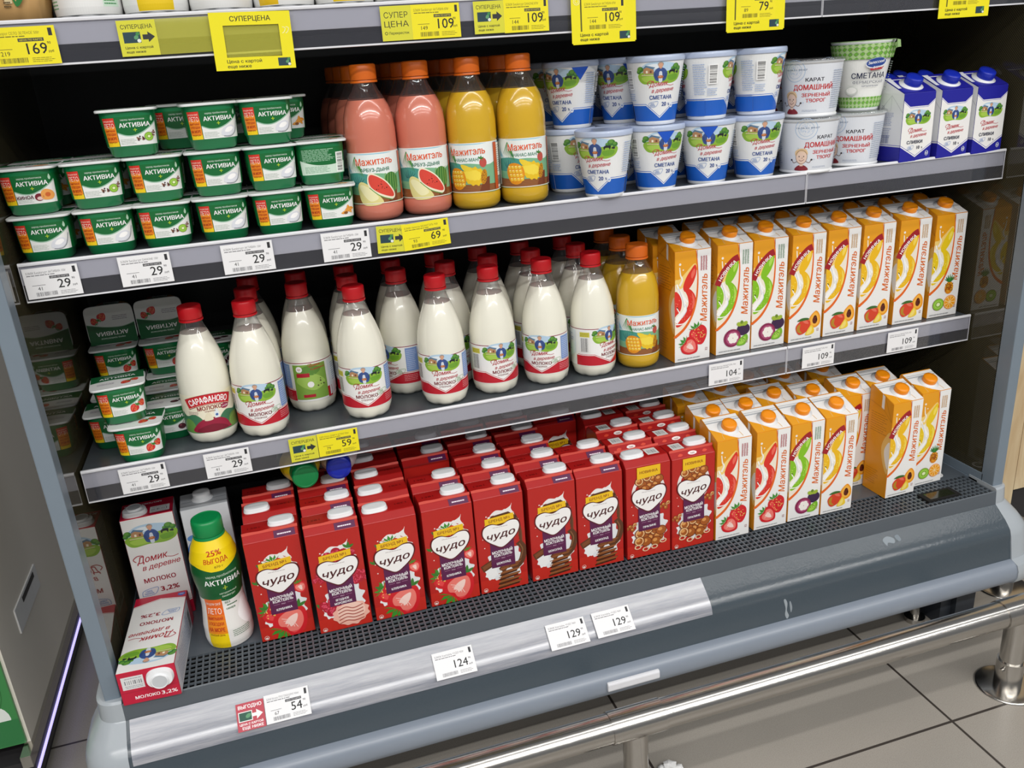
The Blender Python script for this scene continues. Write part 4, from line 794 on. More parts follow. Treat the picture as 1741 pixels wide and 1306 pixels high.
def milk_brick_proto():
    A = Art(); R_ = '#c2183a'; A.rect(-47, 1, 47, 229, '#f1f0ee'); A.poly([(-47,1),(-47,24),(0,14),(47,30),(47,1)], R_); A.line([(-47,26.5),(0,16.5),(47,32.5)], .8, R_); A.push(-38, 10, 1, 0); A.poly([(-6,-4),(6,-4),(7,3),(0,7),(-7,3)], '#3a5ab8'); A.lines(-4, -2, 4, 2, 2, '#e4e8f4'); A.pop()
    village(A, 1, 190, .98); village_logo(A, -1, 132, 1.05, '#b01e30'); A.txt('МОЛОКО', -2, 92, 9.6, '#9a1830', wd=58, bold=.035); A.txt('3,2%', 12, 68, 10.5, '#9a1830', wd=34, bold=.03); badge100(A, -26, 66, 1.0)
    L = Art(); L.rect(-32, 1, 32, 229, '#dcdfe6'); L.rect(-32, 1, 32, 30, R_); L.lines(-26, 60, 26, 210, 26, '#8f9cb8', .35, 12); L.barcode(-20, 36, 16, 54)
    T = Art(); T.rect(-47, -32, 47, 32, R_); T.line([(-46, 8), (46, 8)], .9, '#a01030'); T.rect(6, -24, 42, 2, '#dfe0e0'); T.barcode(9, -16, 38, -8, '#8a8c90', 9); T.lines(9, -22, 38, -18, 1, '#a4a6aa'); T.lines(9, -6, 38, 0, 2, '#a4a6aa')
    T.txt('МОЛОКО', 22-16, 21, 6, '#ffffff', wd=40, bold=.03, rot=PI); T.txt('3,2%', -30, 21, 7.4, '#ffffff', wd=26, bold=.02, rot=PI)
    mb = MB(); A.into(mb, S_front(BD)); L.into(mb, S_left(BW)); L.into(mb, S_right(BW)); T.into(mb, S_top(BH))
    sh = MB(); sh.box(-BW/2, -BD/2, 0, BW/2, BD/2, BH)
    cm = MB(); R0 = sup(.0215, .0165, 2.5, 40); ring = lambda s_, z, dy=0: [(-.021+x*s_, -.013+dy+y*s_, BH+z) for x, y in R0]; disc = lambda r, z: [(-.021+r*math.cos(t*PI/20), -.010+r*math.sin(t*PI/20), BH+z) for t in range(40)]
    cm.loft([ring(1.05, 0), ring(1.05, .0025), ring(1, .0035), ring(1, .008), ring(.96, .0092)]); cm.loft([disc(.0140, .009), disc(.0140, .0125), disc(.0130, .0132), disc(.0122, .0122)], 0); cm.add(disc(.0122, .0123), [tuple(range(40))], 1)
    return [('carton', sh.mesh('milk_brick_shell', ['mred'], .0014), None, []), ('printed_faces', mb.mesh('milk_brick_print', ['print']), 'printed paperboard faces', []), ('cap', cm.mesh('milk_brick_cap', ['white', 'grey']), 'white flip cap', [])]
def grey_brick_proto():
    A = Art(); A.rect(-43, 1, 43, 229, '#dfe3e8'); A.blob([(-43,150),(-30,168),(-16,166),(-14,152),(-30,140),(-43,136)], '#2a6ac0'); A.blob([(-43,128),(-24,138),(-4,128),(6,112),(-20,112),(-43,116)], '#1f58b0'); A.ell(-30, 168, 12, 7, '#5a94d8'); A.txt('молоко', 6, 84, 9, '#2a5aa8', wd=54, bold=.02); A.lines(-30, 20, 30, 60, 6, '#8a9ab4', .4)
    L = Art(); L.rect(-34, 1, 34, 229, '#aab0b8'); L.lines(-26, 60, 26, 210, 24, '#7e8894', .35, 12)
    T = Art(); T.rect(-43, -34, 43, 34, '#c3c7cc'); T.line([(-42,-4),(42,-4)], 2, '#8e949c')
    mb = MB(); A.into(mb, S_front(.070)); L.into(mb, S_left(.088)); L.into(mb, S_right(.088)); T.into(mb, S_top(BH))
    sh = MB(); sh.box(-.044, -.035, 0, .044, .035, BH)
    return [('carton', sh.mesh('grey_brick_shell', ['grey'], .0014), None, []), ('printed_faces', mb.mesh('grey_brick_print', ['print']), 'printed paperboard faces', []), ('cap', cap_mesh('grey_brick_cap', .0165, .015, 'white', (-.002, .004, BH), 0, 'white', 1.25), 'white screw cap', [])]

# ---------------------------------------------------------------- price tags
def card_icon(A, x, y, s):
    A.push(x, y, s); A.rect(-7, -4.4, 7, 4.4, '#1f3f4a'); A.ell(3.4, 0, 2, 1.6, '#5a9a6a', .6); A.ell(5, 2.8, 1.7, 1.4, '#3f8a4a', .6); A.ell(5.4, -2.8, 1.6, 1.5, '#e6ece6'); A.pop()
def tag_art(W_, H_, bg, price, old, title, ink='#1c1c1e'):
    A = Art(); x0, x1, y0, y1 = -W_/2, W_/2, -H_/2, H_/2; A.rect(x0, y0, x1, y1, bg); g = '#6a6a6e' if bg.startswith('#f') and bg != '#f2e418' else '#6a641c'
    A.txt(title, x0+W_*.42, y1-H_*.16, H_*.075, g, wd=W_*.72, bold=.0); A.lines(x0+W_*.06, y1-H_*.27, x0+W_*.6, y1-H_*.22, 1, g, .5, 3)
    A.rect(x1-W_*.1, y1-H_*.26, x1-W_*.045, y1-H_*.06, '#2c2c30')
    if old:
        A.rect(x0+W_*.46, y1-H_*.39, x0+W_*.82, y1-H_*.30, '#3c3c40'); A.txt('ЦЕНА ПО КАРТЕ', x0+W_*.64, y1-H_*.345, H_*.045, bg, wd=W_*.32, bold=.0)
        A.txt(old, x0+W_*.25, y0+H_*.32, H_*.12, ink, bold=.0); A.line([(x0+W_*.12, y0+H_*.43), (x0+W_*.36, y0+H_*.43)], .7, g)
    A.txt(price, x0+W_*(.70 if old else .66), y0+H_*(.43 if old else .46), H_*.30, ink, bold=.008); A.txt('90', x0+W_*.88, y0+H_*.56, H_*.07, g); A.txt('руб', x0+W_*.89, y0+H_*.34, H_*.06, g)
    A.barcode(x0+W_*.16, y0+H_*.07, x0+W_*.54, y0+H_*.2, '#77777c' if bg != '#f2e418' else '#6a6420', 30, len(title)); A.lines(x0+W_*.6, y0+H_*.06, x0+W_*.92, y0+H_*.2, 3, g, .25, 5)
    return A
def super_art(W_, H_, big=False):
    A = Art(); x0, y0 = -W_/2, -H_/2; A.rect(x0, y0, -x0, -y0, '#d9d636')
    if big: A.txt('СУПЕР', 0, H_*.24, H_*.17, '#26261c', wd=W_*.78, bold=.0); A.txt('ЦЕНА', 0, -.02*H_, H_*.17, '#26261c', wd=W_*.8, bold=.0); A.txt('Перекресток', W_*.06, -H_*.28, H_*.075, '#30401c', wd=W_*.66); A.ring(-W_*.36, -H_*.28, W_*.05, W_*.018, '#30401c', 12)
    else: A.txt('СУПЕРЦЕНА', 0, H_*.32, H_*.12, '#26261c', wd=W_*.82, bold=.01); card_icon(A, -W_*.16, H_*.02, W_*.032); A.rect(W_*.12, -H_*.05, W_*.28, H_*.09, '#2c3030'); A.poly([(W_*.26, -H_*.13), (W_*.44, H_*.02), (W_*.26, H_*.17)], '#2c3030'); A.txt('Цена с картой', -W_*.02, -H_*.26, H_*.07, '#33331e', wd=W_*.72, bold=.02); A.txt('еще ниже', -W_*.12, -H_*.38, H_*.07, '#33331e', wd=W_*.5, bold=.02)
    return A
def plate(name, label, W_, H_, art, loc, rx=0, rz=0, group='price tags', ry=0, hole=None):
    mb = MB(); a, b = W_*.0005, H_*.0005
    if hole:
        h = [q*.001 for q in hole]
        for x0, z0, x1, z1 in ((-a, -b, a, h[1]), (-a, h[3], a, b), (-a, h[1], h[0], h[3]), (h[2], h[1], a, h[3])): mb.box(x0, -.0006, z0, x1, 0, z1, 1)
    else: mb.box(-a, -.0006, -b, a, 0, b, 1)
    art.into(mb, lambda u, v, o: (u, -.0006-o, v), 0, base=.0001, step=.00001)
    o = bpy.data.objects.new(name, mb.mesh(name, ['paper', 'paperw' if name != 'price_sign' else 'pyel'])); C.objects.link(o); o.location = loc; o.rotation_euler = (rx, ry, rz)
    return tag(o, label, 'price tag', group)
M['pyel'] = mat('yellow_card', '#f0e40c', .4, noise=.02)

# ================================================================ THE SETTING
mb = MB(); mb.add([(-4, -6, 0), (6, -6, 0), (6, 3, 0), (-4, 3, 0)], [(0, 1, 2, 3)]); o = struct('floor', mb.mesh('floor', ['floor']), (0, 0, -.1))
ZT, Z3, Z2, ZD, XR, XJ = 1.337, 1.0, .6315, .247, 1.875, 1.393

# refrigerated display case
fr = bpy.data.objects.new('display_refrigerator', None); C.objects.link(fr); fr.location = (XR/2, .2, -.1)
tag(fr, 'long open grey dairy refrigerator with smoked glass ends and a grey bumper', 'refrigerator')
def fpart(name, mb, mats, label=None, parent=None, bev=0):
    me = mb.mesh(name, mats, bev); o = bpy.data.objects.new(name, me); C.objects.link(o); p = parent or fr
    o.parent = p
    off = Vector((XR/2, .2, -.1)) if p is fr or p.parent is fr else Vector((0, 0, 0))
    o.location = (0, 0, 0) if p is not fr else tuple(-off)
    if label: o['label'] = label
    return o
mb = MB(); mb.box(-.035, .468, .2, XR+.035, .50, 2.0)
for i in range(46): mb.box(.03+i*.04, .467, 1.30, .055+i*.04, .471, 1.306); mb.box(.03+i*.04, .467, .93, .055+i*.04, .471, .936)
fpart('back_panel', mb, ['black'], 'black rear liner with slots')
mb = MB(); mb.box(0, -.008, .2, XR, .47, ZD); fpart('deck_tray', mb, ['deck'])
mb = MB(); mb.box(-.03, -.12, 1.95, XR+.03, .5, 2.02); mb.box(-.03, -.13, 1.85, XR+.03, -.115, 2.02); fpart('unseen_canopy', mb, ['post'])  # unseen roof over the case, put in to block light from above
mb = MB(); nx = 160; 
for i in range(nx+1): x = .004+(XR-.008)*i/nx; mb.box(x-.0016, -.098, .2415, x+.0016, -.006, .2455)
for j in range(8): y = -.0975+j*.013; mb.box(.002, y-.0014, .2418, XR-.002, y+.0014, .2452)
gr = fpart('air_grille', mb, ['deck'], 'grey lattice air grille')
mb = MB(); mb.box(0, -.099, .205, XR, -.006, .208); mb.box(0, -.0992, .205, XR, -.0988, .243); mb.box(0, -.009, .205, XR, -.0085, .243); fpart('duct', mb, ['void'], 'dark air duct under the grille', gr)
mb = MB(); mb.box(1.705, -.082, .240, 1.795, -.045, .2492); mb.box(1.716, -.076, .2485, 1.784, -.051, .2496, 1); fpart('thermometer', mb, ['void', 'screen'], 'small dark thermometer display set in the grille')
mb = MB(); mb.prism([(-.0985, .2475), (-.1005, .2455), (-.1040, .2150), (-.0985, .2150)], 0, XR); fpart('front_lip', mb, ['deck'])
CURVE = [(-.1035, .2150), (-.1160, .2052), (-.1330, .1920), (-.1405, .1856), (-.1462, .1798), (-.1502, .1746), (-.1532, .1685), (-.1552, .1580)]
def sheet(mb, prof, x0, x1, dy=0, dz=0):
    n_ = len(prof); mb.add([(x, y+dy, z+dz) for y, z in prof for x in (x0, x1)], [(2*i, 2*i+2, 2*i+3, 2*i+1) for i in range(n_-1)], 0, True)
mb = MB(); P = CURVE
sheet(mb, P, 0, XR)
mb.add([(0, -.1552, .158), (0, -.1645, .104), (XR, -.1645, .104), (XR, -.1552, .158)], [(0, 1, 2, 3)]); mb.add([(0, -.09, .104), (0, -.09, .22), (XR, -.09, .22), (XR, -.09, .104)], [(0, 1, 2, 3)])
o = fpart('front_panel', mb, ['bump'], 'painted grey front panel')
import bmesh
A = Art(); A.blob([(1283,148),(1287,150),(1291,140),(1289,124),(1293,112),(1288,106),(1284,116),(1286,130)], '#9aa2a8'); A.blob([(1296,140),(1299,142),(1302,128),(1298,118)], '#8d959c'); wm = MB(); A.into(wm, lambda u, v, o: (u, -.1552-(.158-v)*.172-o, v), 0, base=.0003)
A = Art(); A.blob([(1556,20),(1570,26),(1584,18),(1580,8),(1566,12),(1560,6)], '#8a949c'); A.blob([(1588,22),(1598,24),(1600,12),(1592,10)], '#76818a'); A.into(wm, lambda u, v, o: (u, -.1330+v*.788-o*.615, .192+v*.615+o*.788), 0, base=.0004)
fpart('worn_marks', wm, ['print'], 'pale scuff marks', o)
mb = MB(); BP = [(-.160, .1045), (-.172, .1035), (-.183, .097), (-.1885, .085), (-.1885, .068), (-.184, .056), (-.174, .047), (-.160, .045), (-.12, .05), (-.12, .1)]
mb.prism(BP, 0, XR, 0, True); bu = fpart('bumper', mb, ['bumper'], 'rounded light grey bumper rail')
mb = MB(); mb.prism([(-.1885, .070), (-.1940, .071), (-.1950, .075), (-.1950, .086), (-.1935, .090), (-.187, .091)], .866, .978); fpart('bumper_clip', mb, ['bead'], 'worn white clip on the bumper', bu, .002)
# scuffed clear strip over the left part of the front panel
mb = MB(); 
sheet(mb, P, .006, 1.115, -.0018, .0015)
fpart('price_strip', mb, ['strip'], 'clear scuffed price strip')
# pale end caps
CP = [(-.0975, .2535, .040), (-.1015, .2500, .046), (-.1045, .2160, .048), (-.1065, .2135, .050), (-.1370, .1905, .066), (-.1530, .1735, .076), (-.1580, .1590, .080), (-.1680, .1050, .084), (-.1860, .0980, .088), (-.1910, .0850, .090), (-.1910, .0680, .090), (-.1850, .0540, .086), (-.1740, .0450, .080)]
for side in (-1, 1):
    mb = MB(); S = []
    for k_ in range(9):
        f = k_/8*PI/2; S.append([(a*math.sin(f)**.75, y+a*1.1*(1-math.cos(f)**.75), z) for y, z, a in CP])
    S.append([(a, -.02+0*y, z) for y, z, a in CP])
    n = len(CP); V = [((XR if side > 0 else 0)+side*x, y, z) for s_ in S for x, y, z in s_]; F = []
    for i in range(len(S)-1):
        for j in range(n-1): q = (i*n+j, (i+1)*n+j, (i+1)*n+j+1, i*n+j+1); F.append(q if side > 0 else q[::-1])
    mb.add(V, F, 0, True); tp = [i*n for i in range(len(S))]; x_ = XR if side > 0 else 0
    mb.add([V[i] for i in tp]+[(x_, -.02, .2535)], [tuple(range(len(tp)+1))[::side]]); mb.add([V[i+n-1] for i in tp]+[(x_, -.02, .045)], [tuple(range(len(tp)+1))[::-side]])
    mb.add([(x_, y, z) for y, z, a in CP]+[(x_, -.02, .045), (x_, -.02, .2535)], [tuple(range(n+2))])
    o = fpart('end_cap', mb, ['capp'], 'pale grey moulded end cap')
    b2 = bmesh.new(); b2.from_mesh(o.data); bmesh.ops.remove_doubles(b2, verts=b2.verts, dist=1e-5); bmesh.ops.recalc_face_normals(b2, faces=b2.faces)
    for e in b2.edges:
        if len(e.link_faces) == 2 and e.calc_face_angle(0) > .45: e.smooth = False
    b2.to_mesh(o.data); b2.free()
    # glass end panel with its painted frame
    x0, x1 = (-.007, -.003) if side < 0 else (XR+.003, XR+.007)
    mb = MB(); mb.box(x0, -.05, .25, x1, .468, 1.95); gl = fpart('end_panel', mb, ['glass'], 'smoked glass end panel')
    p0, p1 = (-.028, -.002) if side < 0 else (XR+.002, XR+.030)
    mb = MB(); mb.box(p0, -.088, .2475, p1, -.052, 1.95); mb.box(p0, -.058, .2475, p1, .47, .272); fpart('frame', mb, ['post'], 'grey blue painted frame', gl, .002)
    mb = MB(); mb.box(-.045 if side < 0 else XR, -.045, .02, 0 if side < 0 else XR+.045, .5, .248); fpart('side_skirt', mb, ['post'], 'painted lower side')
mb = MB(); mb.box(.0, -.12, .03, XR, .5, .1); mb.box(.0, -.095, .06, XR, .0, .2); fpart('base', mb, ['leg'], 'dark underside')
for x in (.25, 1.80):
    mb = MB(); mb.box(x, -.105, -.1, x+.055, .1, .035); mb.box(x-.03, -.09, -.1, x, -.02, .035); fpart('leg', mb, ['leg'])
for x in (.19, 1.735):
    mb = MB(); mb.tube((x, -.05, -.1), (x, -.05, .04), .012); mb.tube((x, -.05, -.1), (x, -.05, -.088), .024); fpart('levelling_foot', mb, ['chrome'], 'steel levelling foot')

# shelves
def shelf(x0, x1, y, z, depth, label):
    r = bpy.data.objects.new('refrigerator_shelf', None); C.objects.link(r); r.location = (x0, y, z); tag(r, label, 'shelf', 'refrigerator shelves'); L = x1-x0
    mb = MB(); mb.box(0, .006, -.022, L, depth, 0); mb.box(0, .004, -.030, L, .008, .0008); obj('tray', mb.mesh('shelf_tray', ['shelf']), r)
    mb = MB(); mb.box(0, .001, -.031, L, .004, .001); obj('edge_rail', mb.mesh('shelf_edge_rail', ['rail'], .0006), r, label='grey price rail')
    mb = MB(); mb.prism([(-.0022, .0035), (-.0032, .0015), (-.0028, -.0012), (.002, -.002), (.003, .0025), (.001, .0038)], 0, L); mb.prism([(-.0022, -.0555), (-.0022, -.0580), (.0006, -.0585), (.0012, -.0560)], .0, L); mb.box(0, -.0020, -.056, .0006, 0, 0); mb.box(L-.0006, -.0020, -.056, L, 0, 0); obj('strip_edge', mb.mesh('shelf_strip_edge', ['bead']), r, label='bright strip edges')
    mb = MB(); mb.box(.001, -.0016, -.056, L-.001, -.0008, -.001); obj('price_strip', mb.mesh('shelf_price_strip', ['flap']), r, label='clear hanging price strip')
for nm, y, z in (('top shelf', -.0175, ZT), ('upper middle shelf', 0, Z3), ('lower middle shelf', .0355, Z2)):
    shelf(.002, XJ-.001, y, z, .42, f'long left section of the {nm} with a clear price strip'); shelf(XJ+.001, XR-.002, y, z, .42, f'short right section of the {nm} with a clear price strip')

# steel bumper rail on the floor
rl = bpy.data.objects.new('floor_guard_rail', None); C.objects.link(rl); rl.location = (.88, -.31, -.1); tag(rl, 'polished steel guard rail running on short posts in front of the refrigerator', 'rail')
def rpart(nm, mb, mats=('chrome',), parent=None):
    o = obj(nm, mb.mesh(nm, mats), parent or rl)
    if not parent: o.location = (-.88, .31, .1)
    return o
RZ = .098
mb = MB(); mb.tube((-.6, -.31, RZ), (2.6, -.31, RZ), .0275); rpart('pipe', mb)
for x in (.870, 1.752):
    mb = MB(); mb.tube((x-.052, -.31, RZ), (x+.052, -.31, RZ), .0298); rpart('coupler', mb)
    mb = MB(); mb.tube((x, -.31, -.095), (x, -.31, RZ-.02), .0235); mb.tube((x, -.31, -.096), (x, -.31, -.03), .0270); ps = rpart('post', mb)
    mb = MB(); mb.lathe([(.064, -.1), (.064, -.0975), (.060, -.0955), (.0275, -.0955)], 40, 0); mb.xf(Matrix.Translation((x, -.31, 0))); rpart('base_plate', mb, parent=ps)
    mb = MB(); mb.tube((x-.034, -.318, -.045), (x-.024, -.316, -.045), .0045, 12); rpart('bolt', mb, parent=ps)
rb = bpy.data.objects.new('floor_guard_post', None); C.objects.link(rb); rb.location = (2.03, -.02, -.1); tag(rb, 'steel guard post with round base plate standing behind the right end cap', 'post')
mb = MB(); mb.lathe([(.064, 0), (.064, .0025), (.060, .0045), (.0275, .0045)], 40); obj('base_plate', mb.mesh('post_plate', ['chrome']), rb)
mb = MB(); mb.tube((0, 0, .004), (0, 0, .17), .0235); mb.tube((0, 0, .004), (0, 0, .06), .027); obj('post', mb.mesh('post_pipe', ['chrome']), rb)
mb = MB(); mb.tube((0, -.02, .185), (0, .6, .185), .0265); obj('pipe', mb.mesh('post_rail', ['chrome']), rb)
# crumpled scrap of paper by the rail
mb = MB(); R = random.Random(5)
for cx, cy, q in ((0, 0, 1), (.016, -.008, .7), (-.014, .006, .6)):
    mb.loft([[(cx+q*.016*math.sin(PI*(i+.5)/6)*R.uniform(.6, 1.3)*math.cos(2*PI*k_/9), cy+q*.013*math.sin(PI*(i+.5)/6)*R.uniform(.6, 1.3)*math.sin(2*PI*k_/9), max(0, q*(.011-.011*math.cos(PI*(i+.5)/6)))) for k_ in range(9)] for i in range(6)], 0, False)
tag(obj('paper_scrap', mb.mesh('paper_scrap', ['paperw']), None, (.965, -.262, -.1)), 'small crumpled scrap of white paper on the floor tiles', 'litter')

# neighbouring end unit on the left
nb = bpy.data.objects.new('display_cabinet', None); C.objects.link(nb); nb.location = (-.6, .8, -.1); tag(nb, 'neighbouring beige sided cabinet with green poster and violet light strip', 'cabinet')
def npart(nm, mb, mats, label=None): o = obj(nm, mb.mesh(nm, mats), nb, (.6, -.8, .1), label); return o
mb = MB(); mb.box(-1.1, .165, .018, -.25, 1.5, 1.4); npart('side_panel', mb, ['beige'], 'beige side panel')
mb = MB(); mb.box(-1.1, .158, .022, -.256, .165, .36); A = Art(); A.rect(-420, 0, 424, 330, '#3f8a4c'); A.ell(372, 64, 40, 40, '#e8eee8'); A.ell(352, 160, 26, 26, '#e8eee8'); A.ring(330, 130, 80, 2, '#2c7038'); A.rect(-420, 0, 424, 60, '#2f7a44')
A.into(mb, lambda u, v, o: (u-.68, .158-o, .024+v), 1); npart('front_poster', mb, ['pgreen', 'print'], 'green poster with white discs')
mb = MB(); mb.box(-.250, .285, .196, -.247, .475, .252); mb.box(-.2495, .345, .234, -.2462, .45, .246, 1); npart('pull_flap', mb, ['paperw', 'kick'], 'white pull flap with dark slot')
mb = MB(); mb.box(-.262, .12, -.010, -.243, 1.5, .018); npart('trim_rail', mb, ['chrome'], 'metal trim')
mb = MB(); mb.box(-.246, .12, -.0385, -.2425, 1.5, -.0325); npart('light_strip', mb, ['led'], 'violet glowing light strip')
mb = MB(); mb.box(-1.1, .14, -.062, -.246, 1.5, -.010); mb.box(-1.1, .2, -.1, -.26, 1.5, -.062); npart('base', mb, ['kick'], 'dark base')
# pine board unit on the right
wd = bpy.data.objects.new('pine_crate', None); C.objects.link(wd); wd.location = (2.2, .3, -.1); tag(wd, 'pale pine board display crate beside the right end of the refrigerator', 'crate')
def wpart(nm, mb, mats, label=None): return obj(nm, mb.mesh(nm, mats), wd, (-2.2, -.3, .1), label)
mb = MB(); mb.box(1.96, .10, .0, 2.158, .118, 1.0); wpart('board', mb, ['wood'])
mb = MB(); mb.box(2.160, .10, .09, 2.62, .118, 1.0); wpart('board', mb, ['wood'])
mb = MB(); mb.box(1.97, .12, -.1, 2.62, .6, 1.0); wpart('core', mb, ['kick'], 'dark inside')

# ================================================================ GOODS
ORD = ['first', 'second', 'third', 'fourth', 'fifth', 'sixth', 'seventh', 'eighth', 'ninth', 'tenth']
# --- yogurt cups
YP = {q: yogurt_proto(q) for q in ('spoon', 'kiwi', 'peach', 'orange', 'straw', 'cherry')}; YB = yogurt_proto('orange', True)
YN = {'spoon': 'a white spoonful of yogurt', 'kiwi': 'kiwi and muesli', 'peach': 'peach and quinoa', 'orange': 'orange pieces', 'straw': 'strawberries', 'cherry': 'dark cherries'}
HC = .0716; J = random.Random(3)
def cup(kind, x, yf, z, label, rz=0, group='yogurt cups on the upper middle shelf', proto=None):
    place(proto or YP[kind], 'yogurt_cup', label, 'yogurt', (x, yf+.0335, z), rz, group)
r1 = [('spoon', .044), ('spoon', .135), ('kiwi', .221), ('spoon', .310), ('spoon', .398), ('orange', .484)]
r2 = [('peach', .040), ('kiwi', .131), ('kiwi', .221), ('spoon', .312), ('spoon', .398), ('back', .478)]
r3 = [('kiwi', .197), ('spoon', .316), ('spoon', .402)]
for i, (q, x) in enumerate(r1): cup(q, x, .008, Z3, f'green cup picturing {YN[q]}, {ORD[i]} from left in the bottom front row', J.uniform(-.06, .03))
for i, (q, x) in enumerate(r2):
    if q == 'back': cup('orange', x, .022, Z3+HC, 'green yogurt cup turned to its text and barcode side, right end of the middle row', .05, proto=YB)
    else: cup(q, x, .012, Z3+HC, f'green cup picturing {YN[q]}, {ORD[i]} from left in the middle front row', J.uniform(-.05, .06))
for i, (q, x) in enumerate(r3): cup(q, x, .012, Z3+2*HC, ['green yogurt cup picturing kiwi and muesli, alone on top at the left', 'green yogurt cup picturing a spoonful, middle one of the three topmost cups', 'green yogurt cup picturing a spoonful, rightmost of the three topmost cups'][i], (.04, .12, .02)[i])
for i, x in enumerate((.045, .136, .222, .310, .398, .484)):
    cup('orange', x, .094, Z3, f'shaded green yogurt cup behind the {ORD[i]} cup of the bottom front row', 0, 'yogurt cups in the second rank of the upper middle shelf')
    cup('orange', x, .094, Z3+HC, f'shaded green yogurt cup behind the {ORD[i]} cup of the middle front row', 0, 'yogurt cups in the second rank of the upper middle shelf')
for x, lb in ((.262, 'shaded green yogurt cup picturing orange pieces, in the gap behind the two left topmost cups'), (.352, 'shaded green yogurt cup behind and between the two right topmost cups'), (.430, 'shaded green yogurt cup behind the rightmost topmost cup')):
    cup('orange', x, .100, Z3+2*HC, lb, 0, 'yogurt cups in the second rank of the upper middle shelf')
G2 = 'yogurt cups on the lower middle shelf'
cup('straw', .103, .034, Z2, 'green strawberry yogurt cup at the very front, under the overhanging one', -.05, G2)
cup('straw', .086, .044, Z2+HC, 'green strawberry yogurt cup stacked on the front cup with its lid jutting out', .10, G2)
cup('straw', .050, .118, Z2, 'green strawberry yogurt cup against the smoked glass, behind the front pair', .02, G2)
cup('cherry', .148, .112, Z2, 'green yogurt cup with dark cherries, behind the front pair at the right', .02, G2)
for i, x in enumerate((.052, .143)):
    sd = ('left', 'right')[i]
    cup('straw', x, .205, Z2, f'shaded yogurt cup at the base of the {sd} column behind the front cups', 0, G2)
    cup('cherry' if i else 'straw', x, .29, Z2, f'shaded yogurt cup under the tipped over {sd} cup at the back', 0, G2); cup('straw', x, .29, Z2+HC, f'shaded yogurt cup directly under the tipped over {sd} cup at the back', 0, G2)
    place(YP['straw'], 'yogurt_cup', f'{sd} one of two tipped over yogurt cups showing strawberry lids upside down', 'yogurt', (x+.004, .385, Z2+2*HC+.0395), rot=(-PI/2, 0, PI), group=G2)
for x, nm in ((.235, 'milk bottle with the red ribbon label'), ): cup('cherry', x, .235, Z2, f'shaded cherry yogurt cup behind the {nm}', 0, G2); cup('cherry', x, .235, Z2+HC, f'shaded cherry yogurt cup stacked behind the {nm}', 0, G2)

# --- juice drink bottles
JM, JA = [bottle_proto('juice_bottle', JUICEP, .198, q, 'ocap', (.0222, .229, .2535), juice_art(k_), None) for q, k_ in (('pink', 'melon'), ('mango', 'ananas'))]
xs = (.568, .657, .746, .838); nm4 = ['pink watermelon drink bottle next to the yogurt cups', 'pink watermelon drink bottle next to the yellow ones', 'yellow mango drink bottle next to the pink ones', 'yellow mango drink bottle next to the sour cream tubs']
for c_, x in enumerate(xs):
    for k_ in range(4):
        y = .062+k_*.0935; lb = nm4[c_] if k_ == 0 else f'shaded {nm4[c_].split(" next")[0]}, {ORD[k_]} from the front in the {ORD[c_]} bottle file'
        place(JM if c_ < 2 else JA, 'juice_bottle', lb, 'drink bottle', (x-(.004*k_), y+(.006 if c_ == 1 else 0), Z3), (-.14, -.15, -.55, -.20)[c_] if k_ == 0 else 0, 'drink bottles on the upper middle shelf')
for k_ in range(3): place(JA, 'juice_bottle', ['yellow mango drink bottle beside the milk bottles on the lower middle shelf', 'second yellow mango drink bottle behind the one beside the milk', 'rearmost yellow mango drink bottle behind the two beside the milk'][k_], 'drink bottle', (1.077+.004*k_, .100+k_*.0935, Z2), -.19 if k_ == 0 else 0, 'mango bottles beside the milk')

# --- sour cream and curd tubs
SP = [sour_proto(None), sour_proto(0.0), sour_proto(.9)]
HS = .1172; GS = 'sour cream tubs'
low = [(.979, .016, -.73, 0), (1.088, .026, -.09, 1), (1.196, .031, -.44, 1), (1.302, .033, -.24, 0)]
for i, (x, yf, rz, p) in enumerate(low): place(SP[p], 'sour_cream_tub', f'white and blue sour cream tub, {ORD[i]} from left in the lower front row', 'sour cream', (x, yf+.0065, Z3), rz, GS)
up = [(1.087, .026, -.26, 0, 'white and blue sour cream tub facing forward in the middle of the upper row'), (1.196, .034, .98, 2, 'white and blue sour cream tub turned to its barcode, second from right on top'), (1.303, .036, .84, 0, 'white and blue sour cream tub turned to its barcode, beside the curd tubs on top')]
for x, yf, rz, p, lb in up: place(SP[p], 'sour_cream_tub', lb, 'sour cream', (x, yf+.0065, Z3+HS), rz, GS)
bk = [(.952, .130, Z3, .35, 'white sour cream tub turned to its barcode beside the mango bottle, lower back row'), (.958, .120, Z3+HS, -.9, 'white sour cream tub turned away beside the mango bottle, upper back row'), (1.066, .134, Z3+HS, -.94, 'white sour cream tub second from left in the upper back row'), (1.066, .148, Z3, .0, 'shaded sour cream tub in the gap behind the first lower tubs'), (1.180, .148, Z3, .0, 'shaded sour cream tub in the gap behind the middle lower tubs'), (1.292, .148, Z3, .0, 'shaded sour cream tub in the gap behind the last lower tubs'), (1.178, .150, Z3+HS, .0, 'shaded sour cream tub in the gap behind the middle upper tubs'), (1.296, .150, Z3+HS, .0, 'shaded sour cream tub in the gap behind the last upper tubs')]
for x, y, z, rz, lb in bk: place(SP[2 if z > Z3 and rz < -.5 else 0], 'sour_cream_tub', lb, 'sour cream', (x, y, z), rz, GS)
for i, x in enumerate((.96, 1.07, 1.18, 1.292)):
    for z, l in ((Z3, 'lower'), (Z3+HS, 'upper')): place(SP[0], 'sour_cream_tub', f'dark shaded sour cream tub, {ORD[i]} from left in the {l} third rank', 'sour cream', (x, .262, z), 0, GS)
KP = curd_proto(); HK = .1042; GK = 'curd tubs'
